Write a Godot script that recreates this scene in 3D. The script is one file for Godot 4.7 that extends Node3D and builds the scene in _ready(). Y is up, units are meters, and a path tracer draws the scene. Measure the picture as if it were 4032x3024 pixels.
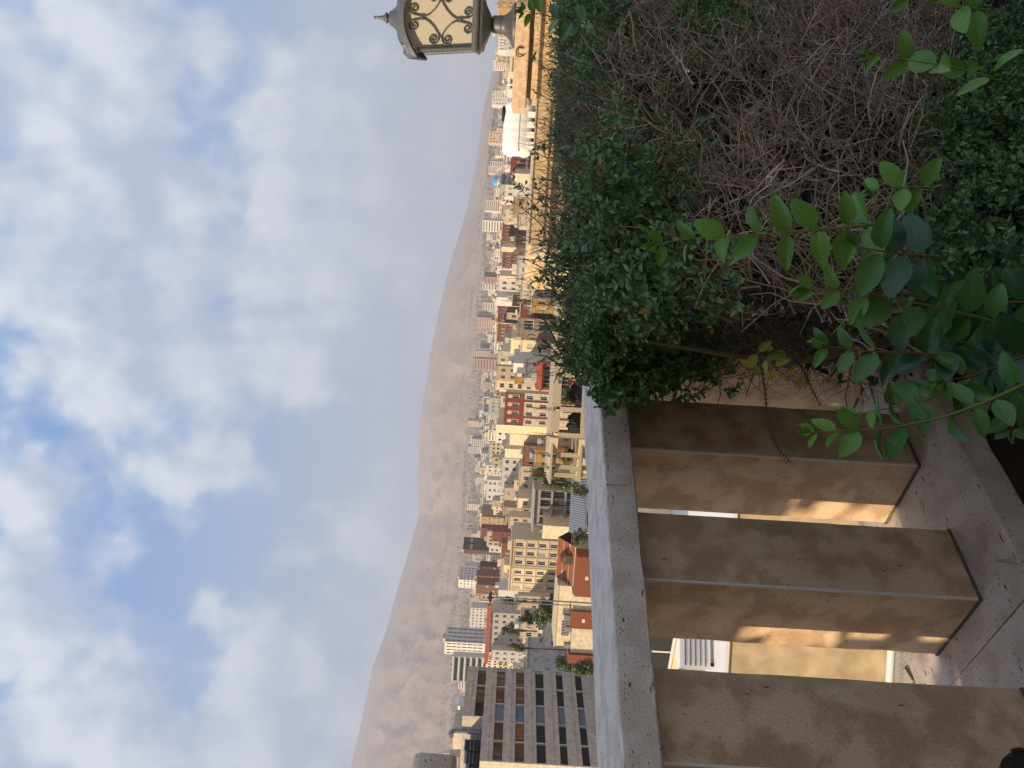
extends Node3D
# A stone balustrade with a half dead hedge on a terrace above a hillside city; the photograph was taken with the camera turned on its side.

const TH := 0.7375                       # the balustrade runs away to the right at this angle
var DV := Vector3(sin(TH), 0, -cos(TH))  # along the balustrade
var NV := Vector3(cos(TH), 0, sin(TH))   # from the balustrade towards the terrace
var RAIL := Basis(DV, Vector3.UP, NV)    # rail space: x along, y up, -z outwards
var rng := RandomNumberGenerator.new()
var nz := FastNoiseLite.new()
var nz2 := FastNoiseLite.new()
var nz3 := FastNoiseLite.new()
var taken := {}
var mats := {}
var wincache := {}
var placed := []
var marks := []

# ridge of the mountains: azimuth, elevation in degrees
const RIDGE := [[-70.0, 6.0], [-40.0, 9.6], [-26.43, 8.92], [-23.67, 8.6], [-20.17, 8.27], [-17.72, 7.6], [-15.85, 7.31], [-12.65, 6.64], [-9.7, 6.06], [-6.75, 6.35], [-2.75, 6.46], [1.98, 6.01], [6.02, 5.39], [8.7, 4.86], [12.33, 3.87], [15.83, 3.38], [19.2, 3.05], [22.76, 2.28], [25.71, 1.9], [32.0, 1.6], [70.0, 1.4]]
const PROFILE := [[0.0, -8.0], [38.0, -8.6], [75.0, -17.0], [110.0, -22.0], [220.0, -25.0], [300.0, -19.0], [450.0, -10.0], [600.0, -3.0], [1000.0, 12.0], [1500.0, 36.0], [2500.0, 100.0]]

# x, z of the front, width, depth, roof height, turn, colour, window columns, style, side with windows, glass, label
const BUILDINGS := [
	[-162.26, -480, 10.65, 12, 31.37, -30, "white", 4, "rib", "R", "d", "tall white slab tower rising beside the green glazed block"],
	[-156.5, -430, 13.09, 14, 23.52, 8, "white", 1, "band", "", "g", "block of green glass between white horizontal floor slabs"],
	[-191.07, -640, 17.09, 14, 22.65, -4, "white", 7, "grid", "R", "d", "white apartment block with seven window columns behind the orange roof edge"],
	[-103.09, -330, 15.35, 12, 2.84, -6, "grey", 6, "grid", "", "d", "grey apartment house with six window columns below the orange roof edge"],
	[-111.84, -325, 4.57, 10, 1.82, -5, "pale", 2, "grid", "", "b", "narrow pale blue house with two window columns left of the grey apartments"],
	[-66.61, -215, 4.7, 10, -6.27, -6, "beige", 2, "grid", "R", "d", "beige house with two window columns behind the garden trees"],
	[-67.99, -200, 8.41, 10, -7.74, 22, "slate", 4, "grid", "", "b", "blue grey house with four window columns in shade beside the office block"],
	[-50.53, -160, 4.17, 8, -9.26, -5, "white", 3, "shed", "", "g", "low white annexe with a green sheet roof and glazed front"],
	[-72.24, -262, 4.98, 10, -6.19, -5, "sand", 2, "grid", "", "d", "sand coloured house with two small window columns behind the lone tree"],
	[-79.48, -300, 2.56, 10, 0.47, -9, "white", 0, "blank", "", "d", "small windowless white block beside the tall pole"],
	[-109.67, -420, 4.89, 10, 12.44, -9, "brown", 2, "grid", "", "g", "small brown house with two window columns above the white block"],
	[-107.63, -380, 4.39, 10, 1.79, -6, "cream", 2, "grid", "", "d", "small cream house right of the grey six column apartments"],
	[-146.84, -420, 9.42, 12, 3.57, 0, "slate", 4, "grid", "", "b", "pale slate block partly hidden behind the concrete office"],
	[-46.89, -220, 7.56, 14, -2.46, -6, "creamd", 3, "big", "", "d", "ornate cream mansion block with three tall window columns and cornices"],
	[-55.2, -224, 7.71, 12, -2.43, -24, "cream", 3, "big", "", "d", "sunlit cream wing with pilasters left of the ornate mansion block"],
	[-29.2, -190, 8.38, 12, -7.13, -3, "concrete", 4, "open", "", "d", "unfinished concrete building with deep open bays on every floor"],
	[-34.48, -187, 3.66, 12, -9.26, -24, "cream", 0, "blank", "", "d", "windowless cream party wall beside the unfinished concrete building"],
	[-32.18, -262, 10.4, 12, -4.19, -4, "beige", 4, "grid", "", "d", "beige striped house with four window columns above the leafy tree"],
	[-38.62, -258, 3.74, 10, -4.19, -26, "cream", 1, "grid", "", "d", "narrow cream house with a single window column"],
	[-48.36, -300, 3.35, 10, 0.43, -6, "tan", 1, "wide", "", "d", "tan panelled house with one column of wide dark windows"],
	[-47.26, -330, 7.88, 10, 0.82, -3, "beige", 2, "grid", "R", "d", "beige house with two framed window columns left of a satellite dish"],
	[-75.97, -560, 14.78, 14, 13.43, -5, "white", 3, "grid", "", "d", "bright white block with three window columns at the foot of the hill"],
	[-91.77, -520, 8.54, 14, 14.95, -28, "tan", 6, "grid", "R", "d", "tan tower with a tight grid of small windows and a dark side"],
	[-114.41, -560, 8.73, 14, 27.5, 24, "umber", 2, "wide", "R", "d", "dark brown glass tower standing above the roofs"],
	[-91.7, -480, 6.66, 10, 13.52, -5, "redbrown", 3, "grid", "", "d", "red brown block between the tan tower and the dark tower"],
	[-77.54, -400, 5.01, 10, 5.5, -5, "brick", 2, "grid", "", "d", "small brick house in front of the dark brown tower"],
	[-63.19, -300, 5.31, 8, 0.36, -5, "redbrown", 2, "grid", "", "d", "low red house behind the ornate mansion roof"],
	[-115.12, -450, 10.4, 12, 13.69, -4, "brown", 3, "wide", "", "g", "brown framed block with three columns of green windows"],
	[-111.43, -470, 4.67, 10, 12.78, -5, "umber", 2, "grid", "", "d", "small dark brown house under the stepped white tower"],
	[-179.15, -700, 9.85, 16, 36.98, -32, "white", 3, "grid", "R", "d", "stepped white tower at the foot of the mountain"],
	[-20.62, -235, 3.16, 10, 0.88, -30, "glow", 0, "blank", "", "d", "tall bright cream wall right of the beige striped house"],
	[-15.78, -225, 3.77, 10, -0.3, -30, "glow", 0, "blank", "", "d", "broad bright cream wall above the brown brick house"],
	[-19.9, -222, 5.87, 10, -4.32, -6, "brown", 3, "grid", "", "d", "brown brick house with three framed window columns"],
	[-38.19, -340, 12.63, 12, 2.39, -5, "pale", 4, "grid", "", "d", "pale ribbed apartment house with four window columns in mid view"],
	[-17.51, -188, 4.06, 8, -6.51, -4, "yellow", 2, "grid", "", "g", "low yellow house with green windows behind the rebar"],
	[-14.09, -196, 3.79, 8, -8.66, -6, "grey", 2, "grid", "", "b", "low grey house with pale blinds behind the rebar"],
	[-46.38, -265, 3.9, 8, -1.64, -6, "beige", 2, "grid", "", "d", "low beige house behind the unfinished building"],
	[-47.22, -250, 3.33, 8, -3.28, -5, "grey", 1, "wide", "", "d", "low grey house with a single wide window column by the mansion"],
	[-78.23, -330, 10.76, 10, 0.1, -4, "sand", 6, "grid", "", "d", "sand coloured house with six window columns behind the mansion roof"],
	[-48.96, -450, 4.17, 8, 12, -6, "white", 2, "grid", "", "d", "small white house under the pale ribbed apartments"],
	[-42.03, -420, 5.39, 8, 8.11, -7, "sand", 2, "grid", "", "d", "small sand house behind the pale ribbed apartments"],
	[-60.98, -400, 3.26, 8, 6.48, -4, "sand", 1, "grid", "", "d", "narrow sand house right of the tan tower"],
	[-5.62, -180, 7.44, 12, 1.3, -3, "ivory", 4, "top", "", "d", "ivory house with a red brick top storey and red pilasters"],
	[-10.58, -184, 2.24, 12, 2.66, -32, "glow", 0, "blank", "", "d", "tall bright cream wall beside the brick topped house"],
	[13.02, -172, 2.94, 10, -0.49, -6, "taupe", 1, "wide", "", "d", "taupe house with one column of large glazed windows"],
	[10.92, -176, 1.85, 10, -1.53, -6, "taupe", 2, "grid", "", "d", "narrow taupe house with two small window columns"],
	[17.26, -185, 3.33, 10, -0.8, -3, "brick", 2, "grid", "", "d", "red brick house with two window columns behind the hedge top"],
	[17.13, -170, 3.05, 8, -3.06, -4, "yellow", 2, "grid", "", "d", "yellow brick house with two framed window columns behind the hedge top"],
	[1.63, -150, 4.94, 8, -4.6, -6, "coral", 1, "band", "", "d", "house with coral red balcony slabs behind the rebar"],
	[4.06, -200, 2.85, 8, -0.09, -30, "white", 0, "blank", "", "d", "bright white stair tower above the coral balconies"],
	[10.4, -215, 4.62, 8, 0.94, -30, "glow", 0, "blank", "", "d", "broad bright cream wall behind the taupe house"],
	[9.29, -190, 3.06, 8, -1.56, -26, "cream", 1, "grid", "", "d", "cream house with one window column left of the taupe house"],
	[3.47, -168, 4.14, 8, -2.61, 14, "concrete", 2, "grid", "", "d", "grey concrete house in shade above the coral balconies"],
	[3.44, -270, 4.72, 10, 5.54, -6, "sand", 2, "grid", "", "d", "sand house with two column windows above the white stair tower"],
	[-0.68, -282, 3.52, 8, 5.89, -9, "cream", 1, "grid", "", "d", "cream block with one window column right of the brick topped house"],
	[1.26, -200, 2.38, 8, -0.64, -6, "yellow", 2, "grid", "", "d", "ochre house with two arched window columns"],
	[-11.72, -420, 7.42, 12, 11.58, -4, "grey", 4, "grid", "", "d", "grey block above the brick topped house"],
	[-19.89, -700, 12.65, 14, 23.69, 16, "slate", 3, "wide", "", "b", "tall blue grey glass block far above the brick topped house"],
	[30.96, -300, 3.39, 8, 7.77, -24, "white", 0, "blank", "", "d", "bright windowless white block above the yellow brick house"],
	[22.3, -260, 2.23, 8, 3.02, -5, "beige", 1, "grid", "", "d", "narrow beige house with one window column above the hedge"],
	[26.47, -250, 3.6, 8, 1.57, -5, "umber", 2, "grid", "", "d", "dark brown house with balconies above the brick house"],
	[34.69, -280, 3.9, 8, 7.07, -6, "white", 2, "grid", "", "d", "white house with two window columns above the hedge middle"],
	[25.49, -212, 4.71, 8, -0.84, -5, "ivory", 2, "grid", "", "b", "ivory house with two pale window columns above the hedge"],
	[21.51, -180, 3.59, 8, -2.77, -4, "white", 2, "grid", "", "d", "white house with two deep window columns close above the hedge"],
	[21.17, -330, 7.49, 10, 7.57, -4, "redbrown", 5, "grid", "", "d", "long red brown block with five window columns, left one of a pair"],
	[30.35, -342, 8.2, 10, 7.83, -4, "redbrown", 5, "grid", "", "d", "long red brown block with five window columns, right one of a pair"],
	[14.02, -300, 3.68, 8, 4.5, 10, "concrete", 0, "blank", "", "d", "grey windowless block above the bright cream wall"],
	[10.47, -310, 4.55, 8, 6.36, -6, "beige", 2, "grid", "", "d", "beige house with two window columns above the white stair tower"],
	[32.79, -225, 7.6, 10, 0.57, -3, "pale", 3, "grid", "", "b", "pale house with three columns of white framed windows"],
	[55.38, -200, 4.62, 10, 3.65, -4, "brick", 4, "pair", "", "d", "brick red house with rows of white shuttered windows beside the tank"],
	[50.43, -195, 2.95, 8, 2.41, -26, "ivory", 0, "blank", "", "d", "ivory windowless wall left of the shuttered brick house"],
	[63.43, -300, 4.87, 8, 6.47, -7, "cream", 2, "grid", "", "d", "cream house with two window columns above the beige parapet"],
	[64.26, -330, 5.41, 8, 8.04, -4, "redbrown", 4, "grid", "", "d", "red brown terrace with four window columns above the parapet end"],
	[57.33, -320, 3.96, 8, 7.5, -4, "brown", 3, "grid", "", "d", "brown terrace with three window columns left of the four column one"],
	[52.53, -310, 1.91, 8, 7.28, -26, "cream", 0, "blank", "", "d", "slim cream stair tower between the brown terraces"],
	[51.04, -325, 5.99, 8, 7.19, -4, "redbrown", 5, "grid", "", "d", "red brown terrace with five window columns left of the slim stair tower"],
	[39.1, -300, 3.47, 8, 7.1, -24, "glow", 0, "blank", "", "d", "bright cream windowless block above the three column pale house"],
	[49.58, -220, 5, 8, 2.57, -5, "tan", 3, "grid", "", "d", "low tan house behind the spiky hedge shoots"],
	[39.28, -190, 2.79, 8, 0.57, -5, "beige", 2, "grid", "", "d", "low beige house just above the parapet top"],
	[36.52, -200, 2.63, 8, 1.07, -5, "umber", 2, "grid", "", "d", "low brown house above the end of the parapet"],
	[73.03, -300, 4.48, 8, 7.23, -6, "white", 2, "grid", "", "d", "white house with two arched window columns above the parapet"],
	[108.29, -420, 6.45, 10, 12.6, 18, "slate", 1, "band", "", "b", "dark slate office with ribbon windows under the blue dome"],
	[215.12, -500, 9.09, 12, 21.55, -7, "white", 5, "rib", "", "d", "tall white tower right of the lantern post foot"],
	[182.11, -420, 9.92, 10, 13.79, -5, "pale", 4, "grid", "", "b", "low white block in front of the tall white tower"],
	[167.68, -350, 3.41, 10, 15.83, -7, "yellow", 2, "grid", "", "d", "yellow tower at the right edge behind the lantern"],
	[161.76, -360, 2.37, 10, 15.64, -7, "yellow", 2, "grid", "", "d", "slim yellow tower left of the lantern post"],
	[278.26, -620, 7.18, 12, 29.68, 14, "slate", 2, "wide", "", "b", "hazy blue grey glass tower behind the slim yellow tower"],
	[247.02, -600, 7.49, 12, 25.99, -6, "sand", 3, "grid", "", "d", "sand tower left of the white towers"],
	[105.6, -262, 4.53, 10, 7.1, -4, "ivory", 1, "band", "", "b", "ivory house with blue ribbon windows above the stone cap"],
	[102.75, -270, 4.6, 10, 7.73, -4, "white", 1, "band", "", "b", "white house with blue ribbon windows beside the water tank"],
	[320.11, -900, 7.81, 14, 41.65, -6, "white", 2, "grid", "", "d", "lone white tower on the far hillside above the tank"],
	[254.33, -820, 11.64, 14, 39.16, -6, "beige", 4, "grid", "", "d", "beige slab block on the far hillside above the tank"],
]

class MB:
	var v := PackedVector3Array()
	var n := PackedVector3Array()
	var c := PackedColorArray()
	var uv := PackedVector2Array()
	var ix := PackedInt32Array()
	func quad(a: Vector3, b: Vector3, cc: Vector3, d: Vector3, nr: Vector3, col := Color.WHITE, u0 := Vector2.ZERO, u1 := Vector2.ONE) -> void:
		var k := v.size()
		v.append(a); v.append(b); v.append(cc); v.append(d)
		for i in 4:
			n.append(nr); c.append(col)
		uv.append(u0); uv.append(Vector2(u1.x, u0.y)); uv.append(u1); uv.append(Vector2(u0.x, u1.y))
		if (b - a).cross(cc - a).dot(nr) > 0.0:
			ix.append_array(PackedInt32Array([k, k + 2, k + 1, k, k + 3, k + 2]))
		else:
			ix.append_array(PackedInt32Array([k, k + 1, k + 2, k, k + 2, k + 3]))
	func tri(a: Vector3, b: Vector3, cc: Vector3, nr: Vector3, col := Color.WHITE) -> void:
		var k := v.size()
		v.append(a); v.append(b); v.append(cc)
		for i in 3:
			n.append(nr); c.append(col); uv.append(Vector2.ZERO)
		if (b - a).cross(cc - a).dot(nr) > 0.0:
			ix.append_array(PackedInt32Array([k, k + 2, k + 1]))
		else:
			ix.append_array(PackedInt32Array([k, k + 1, k + 2]))
	func box(lo: Vector3, hi: Vector3, col := Color.WHITE, bs := Basis.IDENTITY, at := Vector3.ZERO) -> void:
		var p := []
		for i in 8:
			p.append(at + bs * Vector3(hi.x if i & 1 else lo.x, hi.y if i & 2 else lo.y, hi.z if i & 4 else lo.z))
		var s := hi - lo
		quad(p[4], p[5], p[7], p[6], bs.z, col, Vector2.ZERO, Vector2(s.x, s.y))
		quad(p[1], p[0], p[2], p[3], -bs.z, col, Vector2.ZERO, Vector2(s.x, s.y))
		quad(p[5], p[1], p[3], p[7], bs.x, col, Vector2.ZERO, Vector2(s.z, s.y))
		quad(p[0], p[4], p[6], p[2], -bs.x, col, Vector2.ZERO, Vector2(s.z, s.y))
		quad(p[6], p[7], p[3], p[2], bs.y, col, Vector2.ZERO, Vector2(s.x, s.z))
		quad(p[0], p[1], p[5], p[4], -bs.y, col, Vector2.ZERO, Vector2(s.x, s.z))
	func tube(pts: Array, r0: float, r1: float, sides: int, col := Color.WHITE, closed := true) -> void:
		var m := pts.size()
		var k := v.size()
		var prev := Vector3.ZERO
		for i in m:
			var p: Vector3 = pts[i]
			var t: Vector3 = (pts[min(i + 1, m - 1)] - pts[max(i - 1, 0)]).normalized()
			var a: Vector3 = prev - t * prev.dot(t) if i > 0 else (t.cross(Vector3.UP) if absf(t.y) < 0.9 else t.cross(Vector3.RIGHT))
			a = a.normalized()
			prev = a
			var b := t.cross(a)
			var r := lerpf(r0, r1, float(i) / float(m - 1))
			for j in sides:
				var q := TAU * j / sides
				var d := a * cos(q) + b * sin(q)
				v.append(p + d * r); n.append(d); c.append(col); uv.append(Vector2(float(j) / sides, i * 0.3))
		for i in m - 1:
			for j in sides:
				var x := k + i * sides + j
				var y := k + i * sides + (j + 1) % sides
				ix.append_array(PackedInt32Array([x, x + sides, y, y, x + sides, y + sides]))
		if closed and sides > 4:
			for e in [0, m - 1]:
				var t: Vector3 = (pts[1] - pts[0]).normalized() * -1.0 if e == 0 else (pts[m - 1] - pts[m - 2]).normalized()
				for j in range(1, sides - 1):
					tri(v[k + e * sides], v[k + e * sides + j], v[k + e * sides + j + 1], t, col)
	func lathe(prof: Array, sides: int, at := Vector3.ZERO, col := Color.WHITE) -> void:   # prof: [radius, height]
		var k := v.size()
		var m := prof.size()
		for i in m:
			var dr: float = prof[min(i + 1, m - 1)][0] - prof[max(i - 1, 0)][0]
			var dh: float = prof[min(i + 1, m - 1)][1] - prof[max(i - 1, 0)][1]
			for j in sides + 1:
				var q := TAU * j / sides
				v.append(at + Vector3(cos(q) * prof[i][0], prof[i][1], sin(q) * prof[i][0]))
				n.append(Vector3(cos(q) * dh, -dr, sin(q) * dh).normalized()); c.append(col); uv.append(Vector2(float(j) / sides, float(i) / m))
		for i in m - 1:
			for j in sides:
				var x := k + i * (sides + 1) + j
				ix.append_array(PackedInt32Array([x, x + 1, x + sides + 1, x + 1, x + sides + 2, x + sides + 1]))
	func mesh(m: Material) -> ArrayMesh:
		var a := []
		a.resize(Mesh.ARRAY_MAX)
		a[Mesh.ARRAY_VERTEX] = v; a[Mesh.ARRAY_NORMAL] = n; a[Mesh.ARRAY_COLOR] = c; a[Mesh.ARRAY_TEX_UV] = uv; a[Mesh.ARRAY_INDEX] = ix
		var am := ArrayMesh.new()
		am.add_surface_from_arrays(Mesh.PRIMITIVE_TRIANGLES, a)
		am.surface_set_material(0, m)
		return am

func numbered(called: String) -> String:
	var k: int = taken.get(called, 0)
	taken[called] = k + 1
	return called if k == 0 else "%s_%03d" % [called, k]

func thing(called: String, label: String, category: String, at := Vector3.ZERO, bs := Basis.IDENTITY, group := "") -> Node3D:
	var o := Node3D.new()
	o.name = numbered(called)
	add_child(o)
	o.transform = Transform3D(bs, at)
	tag(o, label, category, group)
	return o

func tag(o: Node, label: String, category: String, group := "") -> void:
	o.set_meta("label", label); o.set_meta("category", category)
	if group: o.set_meta("group", group)

func part(called: String, mb: MB, m: Material, parent: Node, stuff := false) -> MeshInstance3D:
	return part_mesh(called, mb.mesh(m), parent, stuff)

func part_mesh(called: String, me: Mesh, parent: Node, stuff := false) -> MeshInstance3D:
	var o := MeshInstance3D.new()
	o.name = called
	o.mesh = me
	parent.add_child(o, true)
	if stuff: o.set_meta("kind", "stuff")
	return o

func structure(called: String, mb: MB, m: Material) -> MeshInstance3D:
	var o := part(called, mb, m, self)
	o.set_meta("kind", "structure")
	return o

func boxpart(called: String, lo: Vector3, hi: Vector3, m: Material, parent: Node) -> MeshInstance3D:
	var b := MB.new()
	b.box(lo, hi)
	return part(called, b, m, parent)

func paint(col: Color, rough := 0.85, tex: Texture2D = null, sc := 1.0, metal := 0.0) -> StandardMaterial3D:
	var m := StandardMaterial3D.new()
	m.albedo_color = col; m.roughness = rough; m.metallic = metal
	if tex:
		m.albedo_texture = tex
		m.uv1_triplanar = true; m.uv1_world_triplanar = true
		m.uv1_scale = Vector3.ONE * sc
	return m

func rgb(r: int, g: int, b: int) -> Color:
	return Color(r / 255.0, g / 255.0, b / 255.0)

func grey_texture(sd: int, freq: float, size: int, lo: float, hi: float, oct := 4) -> ImageTexture:
	var f := FastNoiseLite.new()
	f.seed = sd; f.frequency = freq; f.fractal_octaves = oct; f.noise_type = FastNoiseLite.TYPE_SIMPLEX_SMOOTH
	var im := f.get_seamless_image(size, size)
	im.convert(Image.FORMAT_L8)
	var d := im.get_data()
	for i in d.size():
		d[i] = clampi(int(255.0 * lerpf(lo, hi, d[i] / 255.0)), 0, 255)
	var im2 := Image.create_from_data(size, size, false, Image.FORMAT_L8, d)
	im2.convert(Image.FORMAT_RGB8)
	return ImageTexture.create_from_image(im2)

# travertine: warm grey ground with cloudy bedding, and pits strung along it; returns colour and height
func stone_textures(sd: int, size: int, base: Color, alt: Color, pit: Color, pits: int, len_px: float, cloud: float, streak: float) -> Array:
	var r := RandomNumberGenerator.new()
	r.seed = sd
	var f := FastNoiseLite.new()
	f.seed = sd; f.frequency = cloud; f.fractal_octaves = 5
	var a := f.get_seamless_image(size, size)
	a.convert(Image.FORMAT_L8)
	var da := a.get_data()
	f.seed = sd + 5; f.frequency = 0.11; f.fractal_octaves = 3
	var g := f.get_seamless_image(size, size)
	g.convert(Image.FORMAT_L8)
	var dg := g.get_data()
	var out := PackedByteArray()
	out.resize(size * size * 3)
	var hh := PackedByteArray()
	hh.resize(size * size)
	for i in size * size:
		var x := i % size
		var y := i / size
		var t := da[i] / 255.0
		t = smoothstep(0.3, 0.72, t)
		var band := da[(y * size + int(x * streak) % size)] / 255.0
		t = clampf(t * 0.7 + (band - 0.5) * 0.5, 0.0, 1.0)
		var gr := 0.9 + 0.2 * dg[i] / 255.0
		var cl := base.lerp(alt, t)
		out[i * 3] = int(clampf(cl.r * gr, 0, 1) * 255); out[i * 3 + 1] = int(clampf(cl.g * gr, 0, 1) * 255); out[i * 3 + 2] = int(clampf(cl.b * gr, 0, 1) * 255)
		hh[i] = int(200 + 30.0 * (dg[i] / 255.0 - 0.5))
	for k in pits:
		var strung := r.randf() < 0.6
		var py := r.randf() * size
		if strung: py = (int(py) / 90) * 90 + r.randfn(0, 7.0)
		var px := r.randf() * size
		var big := 1.0 if r.randf() < 0.93 else 2.2
		if r.randf() < 0.5: big *= 0.6
		var lx := r.randf_range(0.4, 1.0) * len_px * big
		var ly := r.randf_range(0.6, 1.5) * big
		for yy in range(int(-ly - 1), int(ly + 2)):
			for xx in range(int(-lx - 1), int(lx + 2)):
				var e := pow(xx / lx, 2.0) + pow((yy + sin(xx * 0.5 + k) * 0.8) / ly, 2.0)
				if e < 1.0:
					var q := posmod(int(py) + yy, size) * size + posmod(int(px) + xx, size)
					var w := smoothstep(1.0, 0.35, e)
					for ch in 3:
						out[q * 3 + ch] = int(lerpf(out[q * 3 + ch], pit[ch] * 255.0, w))
					hh[q] = int(lerpf(hh[q], 40, w))
	var im := Image.create_from_data(size, size, false, Image.FORMAT_RGB8, out)
	var ih := Image.create_from_data(size, size, false, Image.FORMAT_L8, hh)
	return [ImageTexture.create_from_image(im), ImageTexture.create_from_image(ih)]

func stone_mat(tx: Array, sc: float, rough: float, tint := Color.WHITE, relief := 0.25) -> StandardMaterial3D:
	var m := StandardMaterial3D.new()
	m.albedo_color = tint
	m.albedo_texture = tx[0]
	m.roughness = rough
	m.uv1_scale = Vector3(sc, sc, sc)
	m.heightmap_enabled = true
	m.heightmap_texture = tx[1]
	m.heightmap_scale = relief
	return m

func table(t: Array, x: float) -> float:
	for i in range(1, t.size()):
		if x < t[i][0]:
			var u: float = clampf((x - t[i - 1][0]) / (t[i][0] - t[i - 1][0]), 0.0, 1.0)
			return lerpf(t[i - 1][1], t[i][1], u)
	return t[t.size() - 1][1]

func ground(x: float, z: float) -> float:
	var r := sqrt(x * x + z * z)
	var az := rad_to_deg(atan2(x, -z))
	var el := table(RIDGE, az)
	if absf(az) > 70.0:
		el = lerpf(el, 1.2, smoothstep(70.0, 110.0, absf(az)))
	var edge := 2500.0 * tan(deg_to_rad(clampf(el * 0.72, 0.8, 2.35)))
	if r < 2500.0:
		var p := table(PROFILE, r)
		if r > 600.0:
			p = lerpf(-3.0, edge, (p + 3.0) / 103.0)
		if r > 60.0:
			p += nz.get_noise_2d(x * 0.6, z * 0.6) * minf(6.0, r * 0.008)
		return p
	var R := 6000.0
	var top := R * tan(deg_to_rad(el))
	if r < R:
		var t := (r - 2500.0) / (R - 2500.0)
		var w := sin(PI * pow(t, 0.8))
		var wx := nz2.get_noise_2d(x * 0.35, z * 0.35) * 5.0
		var spur := 1.0 - absf(nz3.get_noise_2d(az * 20.0 + wx * 2.2, r * 0.04)) * 2.4
		var fine := nz3.get_noise_2d(az * 75.0 + wx * 4.0 + 500.0, r * 0.10) + 0.12 * nz2.get_noise_2d(x * 1.2, z * 1.2)
		var amp := clampf(top - edge, 0.0, 800.0)
		return lerpf(edge, top, pow(t, 1.12)) + w * amp * (0.014 * spur + 0.0045 * fine - 0.008)
	return lerpf(top, top * 0.5, clampf((r - R) / 3000.0, 0.0, 1.0))

func _ready() -> void:
	rng.seed = 20
	nz.seed = 3; nz.frequency = 0.012; nz.fractal_octaves = 4
	nz2.seed = 11; nz2.frequency = 0.006; nz2.fractal_octaves = 5
	nz3.seed = 15; nz3.frequency = 0.011; nz3.fractal_octaves = 2
	camera_and_light()
	make_materials()
	terrain()
	terrace()
	balustrade()
	lantern_corner()
	neighbour_roofs()
	office_block()
	tiled_house()
	concrete_frame()
	for b in BUILDINGS: building(b)
	city_fill()
	trees()
	hedge()
	shoots()
	small_things()
	haze()

func camera_and_light() -> void:
	var cam := Camera3D.new()
	cam.name = "camera"
	var roll := 0.0593
	cam.transform = Transform3D(Basis(Vector3(sin(roll), -cos(roll), 0), Vector3(cos(roll), sin(roll), 0), Vector3(0, 0, 1)), Vector3.ZERO)
	cam.fov = 51.81
	cam.near = 0.05
	cam.far = 20000.0
	add_child(cam)
	cam.current = true
	var sun := DirectionalLight3D.new()
	sun.name = "sun"
	var el := deg_to_rad(26.0)
	var h := (-DV * cos(deg_to_rad(20.0)) - NV * sin(deg_to_rad(20.0))).normalized()
	var towards := Vector3(h.x * cos(el), sin(el), h.z * cos(el))
	sun.light_energy = 1.6
	sun.light_color = Color(1.0, 0.89, 0.73)
	sun.light_angular_distance = 0.6
	sun.shadow_enabled = true
	add_child(sun)
	sun.look_at_from_position(Vector3.ZERO, -towards, Vector3.UP)
	var we := WorldEnvironment.new()
	we.name = "environment"
	var e := Environment.new()
	e.background_mode = Environment.BG_SKY
	var sky := Sky.new()
	var pm := PanoramaSkyMaterial.new()
	pm.panorama = sky_texture()
	pm.energy_multiplier = 0.7
	sky.sky_material = pm
	e.sky = sky
	e.tonemap_mode = Environment.TONE_MAPPER_LINEAR
	e.tonemap_exposure = 1.65
	e.sdfgi_enabled = true; e.ssao_enabled = true; e.ssil_enabled = true
	we.environment = e
	add_child(we)

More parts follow.
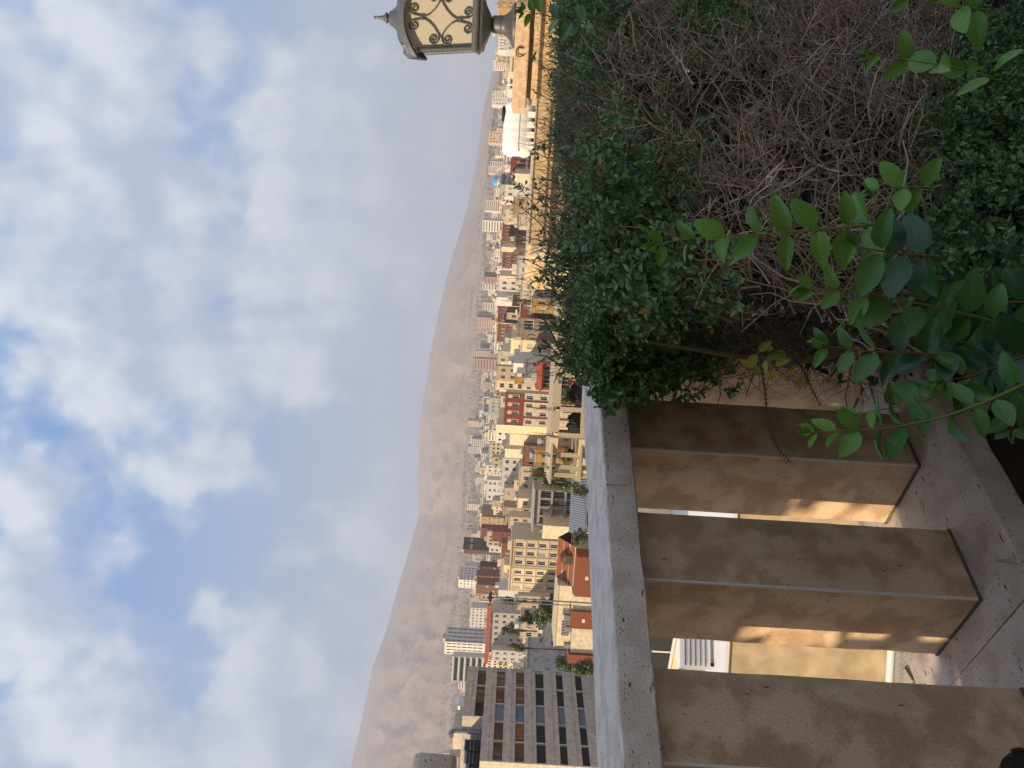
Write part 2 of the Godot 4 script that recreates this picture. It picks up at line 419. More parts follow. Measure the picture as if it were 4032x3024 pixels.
# cloud masses (+) and blue gaps (-): azimuth, elevation, half width, half height, tilt in degrees, strength
const CLOUDS := [
	[8.9, 34.0, 7.0, 6.1, 3, -1.50],
	[-2.0, 33.1, 4.6, 2.4, 3, -0.90],
	[7.7, 31.5, 3.1, 3.5, 3, -0.90],
	[-13.7, 32.2, 5.5, 2.9, 3, -0.90],
	[-25.5, 24.9, 6.1, 4.8, 3, -1.40],
	[-20.3, 27.8, 4.8, 2.8, 3, -0.90],
	[-25.0, 21.8, 3.7, 3.1, 3, -0.90],
	[5.6, 22.8, 1.4, 1.7, 3, -1.10],
	[19.5, 18.2, 4.8, 3.1, 3, -0.75],
	[14.6, 18.3, 2.4, 2.2, 3, -0.55],
	[22.8, 20.1, 3.5, 1.7, 3, -0.60],
	[22.8, 16.1, 2.2, 2.0, 3, -0.30],
	[-8.5, 22.3, 1.5, 0.7, 3, -0.50],
	[-18.6, 21.8, 2.2, 1.3, 3, -0.70],
	[-24.3, 14.4, 3.1, 1.7, 3, -0.70],
	[-22.4, 19.4, 2.6, 1.3, 3, -0.50],
	[-24.3, 29.3, 4.6, 2.2, 3, -0.90],
	[18.5, 32.1, 3.3, 1.1, 3, -0.30],
	[7.1, 27.3, 1.1, 1.1, 3, -0.50],
	[19.6, 28.4, 6.1, 4.8, 3, 0.50],
	[9.6, 25.3, 5.9, 4.8, 3, 0.50],
	[-1.5, 26.2, 6.1, 6.1, 3, 0.70],
	[-11.4, 25.7, 4.2, 4.2, 3, 0.60],
	[-13.7, 20.1, 6.4, 5.5, 3, 0.50],
	[1.9, 18.2, 9.2, 5.9, 3, 0.50],
	[-8.0, 15.0, 9.2, 5.5, 3, 0.50],
	[-16.3, 11.9, 1.8, 1.7, 3, 0.70],
	[-21.6, 27.8, 2.0, 1.3, 3, 1.00],
	[-17.5, 29.6, 1.1, 0.9, 3, 0.90],
	[-8.5, 31.5, 1.7, 0.9, 3, 0.90],
	[2.6, 30.9, 1.7, 1.3, 3, 0.60],
	[-22.9, 17.1, 4.8, 1.1, 3, 0.90],
	[-26.2, 20.9, 3.7, 0.7, 3, 0.50],
	[-23.2, 11.7, 4.6, 2.2, 3, 0.70],
	[23.1, 16.6, 2.0, 0.6, 3, 0.80],
	[19.5, 22.1, 2.9, 0.9, 3, 0.60],
	[21.4, 12.0, 9.2, 2.2, 3, 0.50],
	[-20.0, 22.8, 1.8, 1.1, 3, 0.60],
]

func sky_texture() -> ImageTexture:
	var W := 2048
	var H := 1024
	# low resolution field of cloud cover, then noise for the edges
	var lw := 512
	var lh := 256
	var fd := PackedFloat32Array()
	fd.resize(lw * lh)
	var far := FastNoiseLite.new()
	far.seed = 4; far.frequency = 1.1; far.fractal_octaves = 3
	for j in lh / 2 + 12:
		var elv := 90.0 - (j + 0.5) * 180.0 / lh
		for i in lw:
			var az := (i + 0.5) * 360.0 / lw - 180.0
			var d := Vector3(sin(deg_to_rad(az)) * cos(deg_to_rad(elv)), sin(deg_to_rad(elv)), -cos(deg_to_rad(az)) * cos(deg_to_rad(elv)))
			var inview := smoothstep(44.0, 30.0, absf(az)) * smoothstep(46.0, 36.0, elv)
			var s := lerpf(0.45 + 0.9 * far.get_noise_3dv(d * 1.6), lerpf(0.5, 1.75, smoothstep(29.0, 15.0, elv)), inview)
			if inview > 0.0:
				for c in CLOUDS:
					var dx: float = az - c[0]
					var dy: float = elv - c[1]
					var ct: float = cos(deg_to_rad(c[4]))
					var sn: float = sin(deg_to_rad(c[4]))
					var q := pow((dx * ct + dy * sn) / c[2], 2.0) + pow((-dx * sn + dy * ct) / c[3], 2.0)
					if q < 6.0: s += inview * c[5] * exp(-q)
			fd[j * lw + i] = s
	var fi := Image.create_from_data(lw, lh, false, Image.FORMAT_RF, fd.to_byte_array())
	fi.resize(W, H, Image.INTERPOLATE_CUBIC)
	var field := fi.get_data().to_float32_array()
	var n1 := FastNoiseLite.new()
	n1.seed = 21; n1.frequency = 0.014; n1.fractal_octaves = 6; n1.fractal_gain = 0.55
	n1.domain_warp_enabled = true; n1.domain_warp_amplitude = 14.0; n1.domain_warp_frequency = 0.012
	var im := n1.get_seamless_image(W, H / 2 + 64)
	im.convert(Image.FORMAT_L8)
	var d1 := im.get_data()
	var out := PackedByteArray()
	out.resize(W * H * 3)
	var rows := H / 2 + 40
	for j in H:
		var elv := 90.0 - (j + 0.5) * 180.0 / H
		var hz := exp(-maxf(elv, 0.0) / 9.0)
		var t := clampf(elv / 40.0, 0.0, 1.0)
		t = smoothstep(0.08, 0.8, t)
		var br := lerpf(166.0, 106.0, t)
		var bg := lerpf(184.0, 152.0, t)
		var bb := lerpf(208.0, 211.0, t)
		for i in W:
			var k := (j * W + i) * 3
			if j >= rows:
				out[k] = 150; out[k + 1] = 146; out[k + 2] = 140
				continue
			var a := d1[j * W + i] / 255.0
			var s := field[j * W + i] + (a - 0.5) * 1.4
			var cov := smoothstep(-0.06, 0.5, s)
			var up := d1[maxi(j - 9, 0) * W + (i - 7 + W) % W] / 255.0
			var lit := clampf(0.52 + (a - up) * 2.6 + (0.42 - s) * 0.34, 0.0, 1.0)
			var cr := lerpf(172.0, 213.0, lit)
			var cg := lerpf(186.0, 219.0, lit)
			var cb := lerpf(212.0, 231.0, lit)
			cov = cov * (0.94 + 0.06 * lit)
			var r := lerpf(br, cr, cov)
			var g := lerpf(bg, cg, cov)
			var b := lerpf(bb, cb, cov)
			out[k] = int(lerpf(r, 160.0, hz * 0.85)); out[k + 1] = int(lerpf(g, 174.0, hz * 0.85)); out[k + 2] = int(lerpf(b, 199.0, hz * 0.85))
	return ImageTexture.create_from_image(Image.create_from_data(W, H, false, Image.FORMAT_RGB8, out))

func make_materials() -> void:
	var wall := grey_texture(8, 0.02, 256, 0.78, 1.0)
	var rough := grey_texture(9, 0.05, 256, 0.68, 1.0, 5)
	var cols := {"white": rgb(236, 231, 220), "pale": rgb(222, 216, 204), "cream": rgb(236, 218, 182), "creamd": rgb(226, 208, 174), "glow": rgb(242, 222, 184), "ivory": rgb(230, 216, 188), "beige": rgb(216, 198, 168), "sand": rgb(208, 186, 152), "tan": rgb(186, 156, 120), "yellow": rgb(196, 156, 92), "brown": rgb(142, 100, 72), "umber": rgb(92, 66, 60), "brick": rgb(146, 76, 54), "redbrown": rgb(140, 92, 76), "coral": rgb(186, 92, 66), "grey": rgb(200, 194, 186), "slate": rgb(150, 158, 168), "taupe": rgb(158, 138, 118), "concrete": rgb(178, 172, 164)}
	for k in cols: mats[k] = paint(cols[k], 0.9, wall, 0.22)
	mats["glass_d"] = paint(rgb(40, 44, 50), 0.12)
	mats["glass_b"] = paint(rgb(96, 116, 138), 0.12)
	mats["glass_g"] = paint(rgb(52, 88, 78), 0.12)
	mats["curtain"] = paint(rgb(170, 160, 146), 0.6)
	mats["frame"] = paint(rgb(205, 203, 198), 0.6)
	mats["roof"] = paint(rgb(128, 120, 110), 0.95, rough, 0.5)
	mats["trim"] = paint(rgb(214, 196, 162), 0.9, wall, 0.3)
	mats["metal"] = paint(rgb(150, 156, 162), 0.45, rough, 0.7, 0.3)
	mats["plaster"] = paint(rgb(222, 194, 148), 0.9, wall, 0.35)
	mats["plaster2"] = paint(rgb(222, 198, 158), 0.92, wall, 0.3)
	mats["whitepaint"] = paint(rgb(226, 226, 224), 0.5)
	mats["iron"] = paint(rgb(112, 116, 122), 0.5, rough, 3.0, 0.35)
	mats["rust"] = paint(rgb(112, 66, 44), 0.9, rough, 4.0)
	mats["black"] = paint(rgb(26, 27, 29), 0.8, rough, 2.0)
	mats["bark"] = paint(rgb(84, 70, 58), 0.95, rough, 3.0)
	mats["soil"] = paint(rgb(62, 50, 40), 1.0, rough, 2.5)
	mats["tile"] = paint(rgb(160, 94, 58), 0.85, rough, 1.2)
	mats["tilem"] = paint(rgb(150, 84, 50), 0.8, rough, 0.8)
	mats["vert"] = paint(Color.WHITE, 0.9)
	mats["vert"].vertex_color_use_as_albedo = true
	var tr := stone_textures(31, 1024, Color(0.84, 0.80, 0.76), Color(0.74, 0.69, 0.64), Color(0.30, 0.23, 0.18), 1700, 6.0, 0.006, 0.15)
	mats["travertine"] = stone_mat(tr, 1.6, 0.72)
	mats["plinth"] = stone_mat(tr, 1.25, 0.75, Color(0.9, 0.88, 0.86))
	var mb := stone_textures(57, 1024, Color(0.79, 0.70, 0.59), Color(0.63, 0.52, 0.41), Color(0.40, 0.31, 0.25), 520, 4.5, 0.006, 0.8)
	mats["marble"] = stone_mat(mb, 1.3, 0.55, Color.WHITE, 0.06)
	mats["warmstone"] = stone_mat(tr, 3.0, 0.75, Color(1.0, 0.93, 0.8))
	mats["grout"] = paint(rgb(206, 202, 196), 0.9)
	mats["mortar"] = paint(rgb(112, 104, 96), 0.95, rough, 6.0)
	mats["frosted"] = paint(rgb(196, 190, 174), 0.35)
	mats["frosted"].backlight_enabled = true
	mats["frosted"].backlight = Color(0.5, 0.48, 0.42)
	for i in 3: mats["pave%d" % i] = paint([rgb(190, 184, 170), rgb(176, 172, 160), rgb(200, 192, 174)][i], 0.9, rough, 1.5)
	mats["officeconc"] = paint(rgb(208, 196, 182), 0.92, wall, 0.12)
	mats["framec"] = paint(rgb(206, 190, 156), 0.92, rough, 0.6)
	mats["drape0"] = paint(rgb(150, 106, 56), 0.9, wall, 1.0)
	mats["drape1"] = paint(rgb(122, 84, 48), 0.9, wall, 1.0)
	mats["drape2"] = paint(rgb(96, 70, 50), 0.9, wall, 1.0)
	mats["green_sheet"] = paint(rgb(122, 150, 104), 0.7, rough, 0.8)
	mats["bluedome"] = paint(rgb(64, 148, 206), 0.4)
	mats["strawm"] = paint(rgb(196, 172, 130), 0.8)
	mats["redcloth"] = paint(rgb(84, 24, 24), 0.9)
	mats["leafv"] = paint(Color.WHITE, 0.4)
	mats["leafv"].vertex_color_use_as_albedo = true
	mats["leafv"].backlight_enabled = true
	mats["leafv"].backlight = Color(0.25, 0.3, 0.12)
	mats["twig"] = paint(Color.WHITE, 0.9)
	mats["twig"].vertex_color_use_as_albedo = true

func terrain() -> void:
	var azs := []
	var a := -180.0
	while a < 180.0:
		azs.append(a)
		a += 0.11 if a > -31.0 and a < 31.0 else (5.0 if a < -36.0 or a > 36.0 else 1.0)
	azs.append(180.0)
	var rs := []
	var r := 9.0
	while r < 2500.0:
		rs.append(r)
		r *= 1.045
	r = 2500.0
	while r < 6050.0:
		rs.append(r)
		r += 48.0
	for q in [6300.0, 6800.0, 7600.0, 9000.0]: rs.append(q)
	var mb := MB.new()
	var na := azs.size()
	var sc := FastNoiseLite.new()
	sc.seed = 77; sc.frequency = 0.0045; sc.fractal_octaves = 6; sc.fractal_gain = 0.62
	for ri in rs.size():
		for az in azs:
			var x: float = sin(deg_to_rad(az)) * rs[ri]
			var z: float = -cos(deg_to_rad(az)) * rs[ri]
			var y := ground(x, z)
			mb.v.append(Vector3(x, y, z))
			mb.uv.append(Vector2(x, z) * 0.01)
			var col := Color(0.27, 0.235, 0.19) if rs[ri] > 60.0 else Color(0.46, 0.37, 0.26)
			if rs[ri] > 2000.0:
				var k := sc.get_noise_2d(x, z)
				var k2 := sc.get_noise_2d(x * 6.0 + 900.0, z * 6.0)
				col = Color(0.36, 0.265, 0.195).lerp(Color(0.30, 0.222, 0.17), clampf(k * 1.2 + 0.5, 0, 1))
				var dry: float = 0.00008 * (rs[ri] - 2500.0)
				var low := smoothstep(0.1, 0.45, 0.5 * k + 0.7 * k2 - dry)
				col = col.lerp(Color(0.15, 0.145, 0.10), low * 0.45)
				# thin dry gullies running down the slope
				var gl := absf(nz3.get_noise_2d(az * 55.0 + 30.0 * k, rs[ri] * 0.06 + 77.0))
				col = col.lerp(Color(0.2, 0.165, 0.125), 0.4 * smoothstep(0.05, 0.0, gl))
				var tk := absf(sc.get_noise_2d(x * 0.5 + 3000.0, z * 0.5))
				col = col.lerp(Color(0.47, 0.37, 0.29), 0.5 * smoothstep(0.012, 0.0, tk))
			mb.c.append(col)
	var nr := rs.size()
	mb.n.resize(mb.v.size())
	for ri in nr:
		for ai in na:
			var p := ri * na + ai
			var e := mb.v[ri * na + mini(ai + 1, na - 1)] - mb.v[ri * na + maxi(ai - 1, 0)]
			var f := mb.v[mini(ri + 1, nr - 1) * na + ai] - mb.v[maxi(ri - 1, 0) * na + ai]
			mb.n[p] = e.cross(f).normalized()
			if mb.n[p].y < 0.0: mb.n[p] = -mb.n[p]
	for ri in nr - 1:
		for ai in na - 1:
			var p := ri * na + ai
			mb.ix.append_array(PackedInt32Array([p, p + na, p + 1, p + 1, p + na, p + na + 1]))
	# the yard under the camera closes the sheet
	var k0 := mb.v.size()
	mb.v.append(Vector3(0, -8.0, 0)); mb.n.append(Vector3.UP); mb.c.append(Color(0.27, 0.235, 0.19)); mb.uv.append(Vector2.ZERO)
	for ai in na - 1:
		mb.ix.append_array(PackedInt32Array([k0, ai, ai + 1]))
	structure("terrain", mb, mats["vert"])

# a long stone bar along axis l with rounded, slightly chipped edges
func bar(mb: MB, o: Vector3, l: Vector3, u: Vector3, w: Vector3, L: float, U: float, Wd: float, bev: float, step: float, chip: float, sd: float) -> void:
	var prof := []   # [u, w, nu, nw, corner]
	for cn in 4:
		var su := -1.0 if cn == 0 or cn == 3 else 1.0
		var sw := -1.0 if cn < 2 else 1.0
		for k in 3:
			var an := deg_to_rad(225.0 + cn * 90.0 - 45.0 + k * 45.0)
			prof.append([su * (U * 0.5 - bev) + cos(an) * bev, sw * (Wd * 0.5 - bev) + sin(an) * bev, cos(an), sin(an), 1.0])
	var m := prof.size()
	var cnt := maxi(2, int(L / step) + 1)
	var k0 := mb.v.size()
	var per := [0.0]
	for j in m:
		var p0: Array = prof[j]
		var p1: Array = prof[(j + 1) % m]
		per.append(per[j] + Vector2(p1[0] - p0[0], p1[1] - p0[1]).length())
	for i in cnt:
		var s := L * i / (cnt - 1)
		for j in m + 1:
			var p: Array = prof[j % m]
			var ch := 0.0
			if chip > 0.0:
				var a := nz.get_noise_3d((s + sd) * 420.0, (j % m / 3) * 70.0, sd * 31.0)
				var b := nz2.get_noise_3d((s + sd) * 3300.0, (j % m) * 55.0, sd * 7.0)
				ch = chip * (maxf(0.0, a - 0.12) * 2.2 + maxf(0.0, b) * 0.5)
			mb.v.append(o + l * s + u * (p[0] - p[2] * ch) + w * (p[1] - p[3] * ch))
			mb.n.append((u * p[2] + w * p[3]).normalized())
			mb.c.append(Color.WHITE)
			mb.uv.append(Vector2(s + sd * 0.37, per[j] + sd * 0.61))
	for i in cnt - 1:
		for j in m:
			var x := k0 + i * (m + 1) + j
			mb.ix.append_array(PackedInt32Array([x, x + m + 1, x + 1, x + 1, x + m + 1, x + m + 2]))
	for e in 2:
		var c0 := mb.v.size()
		var base := k0 + (cnt - 1) * (m + 1) * e
		for j in m:
			mb.v.append(mb.v[base + j]); mb.n.append(l if e == 1 else -l); mb.c.append(Color.WHITE); mb.uv.append(Vector2(prof[j][0], prof[j][1]))
		for j in range(1, m - 1):
			mb.ix.append_array(PackedInt32Array([c0, c0 + j + 1, c0 + j]) if e == 1 else PackedInt32Array([c0, c0 + j, c0 + j + 1]))

func terrace() -> void:
	var b := MB.new()
	b.box(Vector3(-6.0, -2.2, -1.28), Vector3(7.0, -1.72, -0.42), Color.WHITE, RAIL)
	structure("planter_soil", b, mats["soil"])
	b = MB.new()
	b.box(Vector3(-6.0, -2.2, -0.42), Vector3(7.0, -1.62, 7.0), Color.WHITE, RAIL)
	structure("terrace_floor", b, mats["pave0"])
	# retaining wall under the balustrade
	b = MB.new()
	b.box(Vector3(-6.0, -9.0, -1.78), Vector3(6.0, -1.1, -1.284), Color.WHITE, RAIL)
	structure("retaining_wall", b, mats["soil"])
	# the house the terrace belongs to: it stands to the left, out of the picture, and keeps the sun off the balustrade
	var h := thing("house", "plastered house wall at the left end of the terrace, outside the view", "house", Vector3.ZERO, RAIL)
	boxpart("wall", Vector3(-7.0, -9.0, -1.9), Vector3(-0.75, 5.5, 5.0), mats["plaster2"], h)
	boxpart("added_sun_screen", Vector3(-0.9, 0.42, -3.2), Vector3(-0.752, 5.5, -1.902), mats["plaster2"], h)  # unseen screen added to shade the handrail and let low sun pass beneath
	boxpart("roof_edge", Vector3(-7.2, 5.5, -3.3), Vector3(-0.7, 5.7, 5.1), mats["trim"], h)

func balustrade() -> void:
	var up := Vector3.UP
	var t := thing("balustrade", "stone balustrade of square piers under a pitted travertine handrail", "balustrade", Vector3(0, -1.0986, 0), RAIL)
	var y0 := 1.0986
	var s := -1.09
	var k := 0
	while s < 4.1:
		var L := 1.1415 if s < 3.0 else 1.2
		var b := MB.new()
		bar(b, Vector3(s + 0.001, y0 - 0.2248 - 0.03605, -1.5343), Vector3.RIGHT, up, Vector3.BACK, L - 0.002, 0.0721, 0.3217, 0.006, 0.012, 0.006, k * 1.7 + 0.4)
		part("handrail_slab", b, mats["travertine"], t)
		s += 1.1415
		k += 1
	k = 0
	s = -0.75
	while s < 4.2:
		var b := MB.new()
		bar(b, Vector3(s, y0 - 1.1, -1.5283), Vector3.RIGHT, up, Vector3.BACK, 1.648, 0.0774, 0.528, 0.008, 0.015, 0.006, k * 2.3 + 3.0)
		var pl := part("plinth_slab", b, mats["plinth"], t)
		pl.position.y = 0.0774 * 0.5 + 0.0014
		s += 1.65
		k += 1
	for i in 10:
		var sn := 1.732 + 0.38 * (5 - i)
		var b := MB.new()
		bar(b, Vector3(sn + 0.0913, y0 - 1.0155, -1.53425), up, Vector3.RIGHT, Vector3.FORWARD, 0.7165, 0.1826, 0.2293, 0.003, 0.03, 0.002, i * 1.13 + 0.2)
		var p := part("pier", b, mats["marble"], t)
		b = MB.new()
		b.box(Vector3(sn - 0.0012, y0 - 1.012, -1.4236), Vector3(sn + 0.0042, y0 - 0.2985, -1.4184))
		part("grout_line", b, mats["grout"], p)
		b = MB.new()
		b.box(Vector3(sn - 0.002, y0 - 1.0215, -1.651), Vector3(sn + 0.1846, y0 - 1.0145, -1.4176))
		part("mortar_joint", b, mats["mortar"], p)
	# end post of the balustrade beside the house; only the end of its cap reaches into the picture
	var e := thing("stone_post", "capped stone post at the left end, only its cap end showing", "post", Vector3(0, -1.0986, 0), RAIL)
	boxpart("shaft", Vector3(-0.72, 0.0, -1.75), Vector3(0.1, 1.0986 + 0.05, -1.15), mats["plinth"], e)
	var b2 := MB.new()
	bar(b2, Vector3(-0.74, 1.0986 + 0.0885, -1.5), Vector3.RIGHT, up, Vector3.BACK, 1.286, 0.072, 0.36, 0.012, 0.015, 0.008, 9.1)
	part("cap", b2, mats["travertine"], e)

# square ring section used by the lantern: half width at a height
func frustum(mb: MB, h0: float, y0: float, h1: float, y1: float) -> void:
	for q in 4:
		var bs := Basis(Vector3.UP, q * PI / 2)
		var nr := Vector3(0, h0 - h1, y1 - y0).normalized()
		mb.quad(bs * Vector3(-h0, y0, h0), bs * Vector3(h0, y0, h0), bs * Vector3(h1, y1, h1), bs * Vector3(-h1, y1, h1), bs * nr)

func spiral(c: Vector2, r: float, a0: float, dir: float, turns: float) -> Array:
	var o := []
	var cnt := int(turns * 14)
	for i in cnt + 1:
		var t := float(i) / cnt
		var a := a0 + dir * TAU * turns * t
		o.append(c + Vector2(cos(a), sin(a)) * r * (1.0 - 0.8 * t))
	return o

func lantern_corner() -> void:
	var yaw := deg_to_rad(-16.0)
	var bs := Basis(Vector3.UP, yaw)
	# the taller wall end that carries the lantern
	var w := thing("lantern_pillar", "sunlit stone pillar with a moulded travertine cap under the lantern", "pillar", Vector3(1.502, 0.0, -4.3), bs)
	var b := MB.new()
	bar(b, Vector3(0, 0.054, -0.3), Vector3.RIGHT, Vector3.UP, Vector3.BACK, 1.15, 0.078, 0.62, 0.006, 0.02, 0.004, 4.4)
	part("cap", b, mats["warmstone"], w)
	b = MB.new()
	bar(b, Vector3(0.05, -0.023, -0.3), Vector3.RIGHT, Vector3.UP, Vector3.BACK, 1.1, 0.04, 0.55, 0.008, 0.02, 0.003, 6.2)
	part("moulding", b, mats["warmstone"], w)
	boxpart("neck", Vector3(0.085, -0.0035, -0.53), Vector3(1.12, 0.0155, -0.07), mats["warmstone"], w)
	boxpart("shaft", Vector3(0.09, -4.0, -0.54), Vector3(1.1, -0.0425, -0.06), mats["plaster"], w)
	var hook := [Vector3(0.30, 0.045, 0.012), Vector3(0.30, 0.075, 0.02), Vector3(0.285, 0.083, 0.026), Vector3(0.262, 0.08, 0.02), Vector3(0.255, 0.06, 0.022), Vector3(0.262, 0.045, 0.018), Vector3(0.272, 0.035, 0.014)]
	b = MB.new()
	b.tube(hook, 0.0035, 0.003, 6)
	part("rusty_hook", b, mats["rust"], w)
	# lantern
	var u := 0.001382     # one unit of the drawing
	var t := thing("lantern", "square dark grey iron lantern with frosted panes and scrollwork", "lantern", Vector3(2.001, 0.0945, -4.42), Basis(Vector3.UP, deg_to_rad(-20.0)))
	b = MB.new()
	b.lathe([[84 * u, 0.0], [86 * u, 10 * u], [78 * u, 16 * u], [58 * u, 24 * u], [42 * u, 40 * u], [36 * u, 50 * u], [35 * u, 62 * u], [37 * u, 63 * u], [37 * u, 68 * u], [34 * u, 69 * u], [34 * u, 90 * u], [30 * u, 97 * u], [20 * u, 100 * u], [12 * u, 101 * u]], 28)
	part("post", b, mats["iron"], t)
	b = MB.new()
	frustum(b, 24 * u, 99 * u, 36 * u, 104 * u); frustum(b, 36 * u, 104 * u, 78 * u, 126 * u); frustum(b, 78 * u, 126 * u, 100 * u, 132 * u)
	frustum(b, 100 * u, 132 * u, 103 * u, 140 * u); frustum(b, 103 * u, 140 * u, 98 * u, 144 * u)
	part("bowl", b, mats["iron"], t)
	b = MB.new()
	frustum(b, 98 * u, 144 * u, 108 * u, 146 * u); frustum(b, 108 * u, 146 * u, 114 * u, 153 * u); frustum(b, 114 * u, 153 * u, 108 * u, 160 * u); frustum(b, 108 * u, 160 * u, 104 * u, 172 * u); frustum(b, 104 * u, 172 * u, 60 * u, 173 * u)
	part("base_moulding", b, mats["iron"], t)
	for q in 4:
		var rb := Basis(Vector3.UP, q * PI / 2)
		b = MB.new()
		b.tube([rb * Vector3(96 * u, 170 * u, 96 * u), rb * Vector3(118 * u, 386 * u, 118 * u)], 9 * u, 9 * u, 8)
		part("corner_bar", b, mats["iron"], t)
		# pane
		b = MB.new()
		var nr := Vector3(0, -0.1, 1).normalized()
		var lo := 90.0 * u
		var hi := 111.0 * u
		b.quad(rb * Vector3(-lo, 172 * u, lo), rb * Vector3(lo, 172 * u, lo), rb * Vector3(hi, 440 * u, hi + 4 * u), rb * Vector3(-hi, 440 * u, hi + 4 * u), rb * nr)
		var pane := part("pane", b, mats["frosted"], t)
		# scrollwork in front of the pane
		var curves := []
		for sx in [-1.0, 1.0]:
			for sy in [-1.0, 1.0]:
				var pts := []
				var sp := spiral(Vector2(27 * sx, 100 * sy), 19.0, PI if sx > 0 else 0.0, 0.0, 1.0)
				sp = spiral(Vector2(30 * sx, (103 if sy > 0 else 106) * sy), 20.0, (PI if sx > 0 else 0.0), -sx * sy, 1.6)
				sp.reverse()
				pts.append_array(sp)
				pts.append(Vector2(7 * sx, 84 * sy)); pts.append(Vector2(3.5 * sx, 74 * sy)); pts.append(Vector2(5 * sx, 60 * sy)); pts.append(Vector2(14 * sx, 43 * sy)); pts.append(Vector2(32 * sx, 24 * sy)); pts.append(Vector2(52 * sx, 10 * sy)); pts.append(Vector2(63 * sx, 4 * sy))
				var s2 := spiral(Vector2(74 * sx, 27 * sy), 19.0, -PI / 2 * sy + (0.25 * sx * sy), sx * sy, 1.6)
				curves.append(pts)
				curves.append([Vector2(58 * sx, 6 * sy), Vector2(66 * sx, 5 * sy)] + s2)
		for cv in curves:
			var p3 := []
			for p in cv:
				var yy: float = 296.0 + p.y
				var z: float = lerpf(lo / u, hi / u + 4.0, (yy - 172.0) / 268.0) + 5.0
				p3.append(rb * Vector3(p.x * u, yy * u, z * u))
			b = MB.new()
			b.tube(p3, 3.3 * u, 3.0 * u, 6)
			part("scroll", b, mats["iron"], pane)
		for yy in [222.0, 370.0]:
			b = MB.new()
			var z: float = lerpf(lo / u, hi / u + 4.0, (yy - 172.0) / 268.0) + 5.0
			b.box(Vector3(-8 * u, (yy - 7) * u, (z - 5) * u), Vector3(8 * u, (yy + 7) * u, (z + 5) * u), Color.WHITE, rb)
			part("clasp", b, mats["iron"], pane)
	# roof: four arched skirts, a swept dome and a finial
	b = MB.new()
	for q in 4:
		var rb := Basis(Vector3.UP, q * PI / 2)
		for i in 16:
			var x0 := -1.0 + i / 8.0
			var x1 := -1.0 + (i + 1) / 8.0
			var f := func(x: float, lvl: int) -> Vector3:
				var arch := 56.0 * (1.0 - pow(absf(x), 2.0))
				if lvl == 0: return Vector3(140.0 * x, 374.0 + arch, 140.0) * u
				if lvl == 1: return Vector3(146.0 * x, 380.0 + arch, 147.0) * u
				if lvl == 2: return Vector3(132.0 * x, 424.0 + arch * 0.55, 132.0) * u
				if lvl == 3: return Vector3(103.0 * x, 430.0 + arch * 0.45, 112.0) * u
				if lvl == 4: return Vector3(88.0 * x, 462.0 + arch * 0.12, 88.0) * u
				return Vector3(62.0 * x, 474.0, 62.0) * u
			for lvl in 5:
				var p0: Vector3 = f.call(x0, lvl)
				var p1: Vector3 = f.call(x1, lvl)
				var p2: Vector3 = f.call(x1, lvl + 1)
				var p3: Vector3 = f.call(x0, lvl + 1)
				var nr := (p1 - p0).cross(p3 - p0).normalized()
				if nr.z < 0 and lvl > 0: nr = -nr
				b.quad(rb * p0, rb * p1, rb * p2, rb * p3, rb * nr)
	part("roof", b, mats["iron"], t)
	b = MB.new()
	b.lathe([[62 * u, 470 * u], [60 * u, 478 * u], [44 * u, 486 * u], [33 * u, 498 * u], [25 * u, 512 * u], [21 * u, 514 * u]], 28)
	part("dome", b, mats["iron"], t)
	b = MB.new()
	b.lathe([[12 * u, 512 * u], [12 * u, 517 * u], [20 * u, 521 * u], [21 * u, 527 * u], [14 * u, 533 * u], [10 * u, 537 * u], [4 * u, 568 * u], [6 * u, 571 * u], [6 * u, 575 * u], [1 * u, 578 * u]], 20)
	part("finial", b, mats["iron"], t)

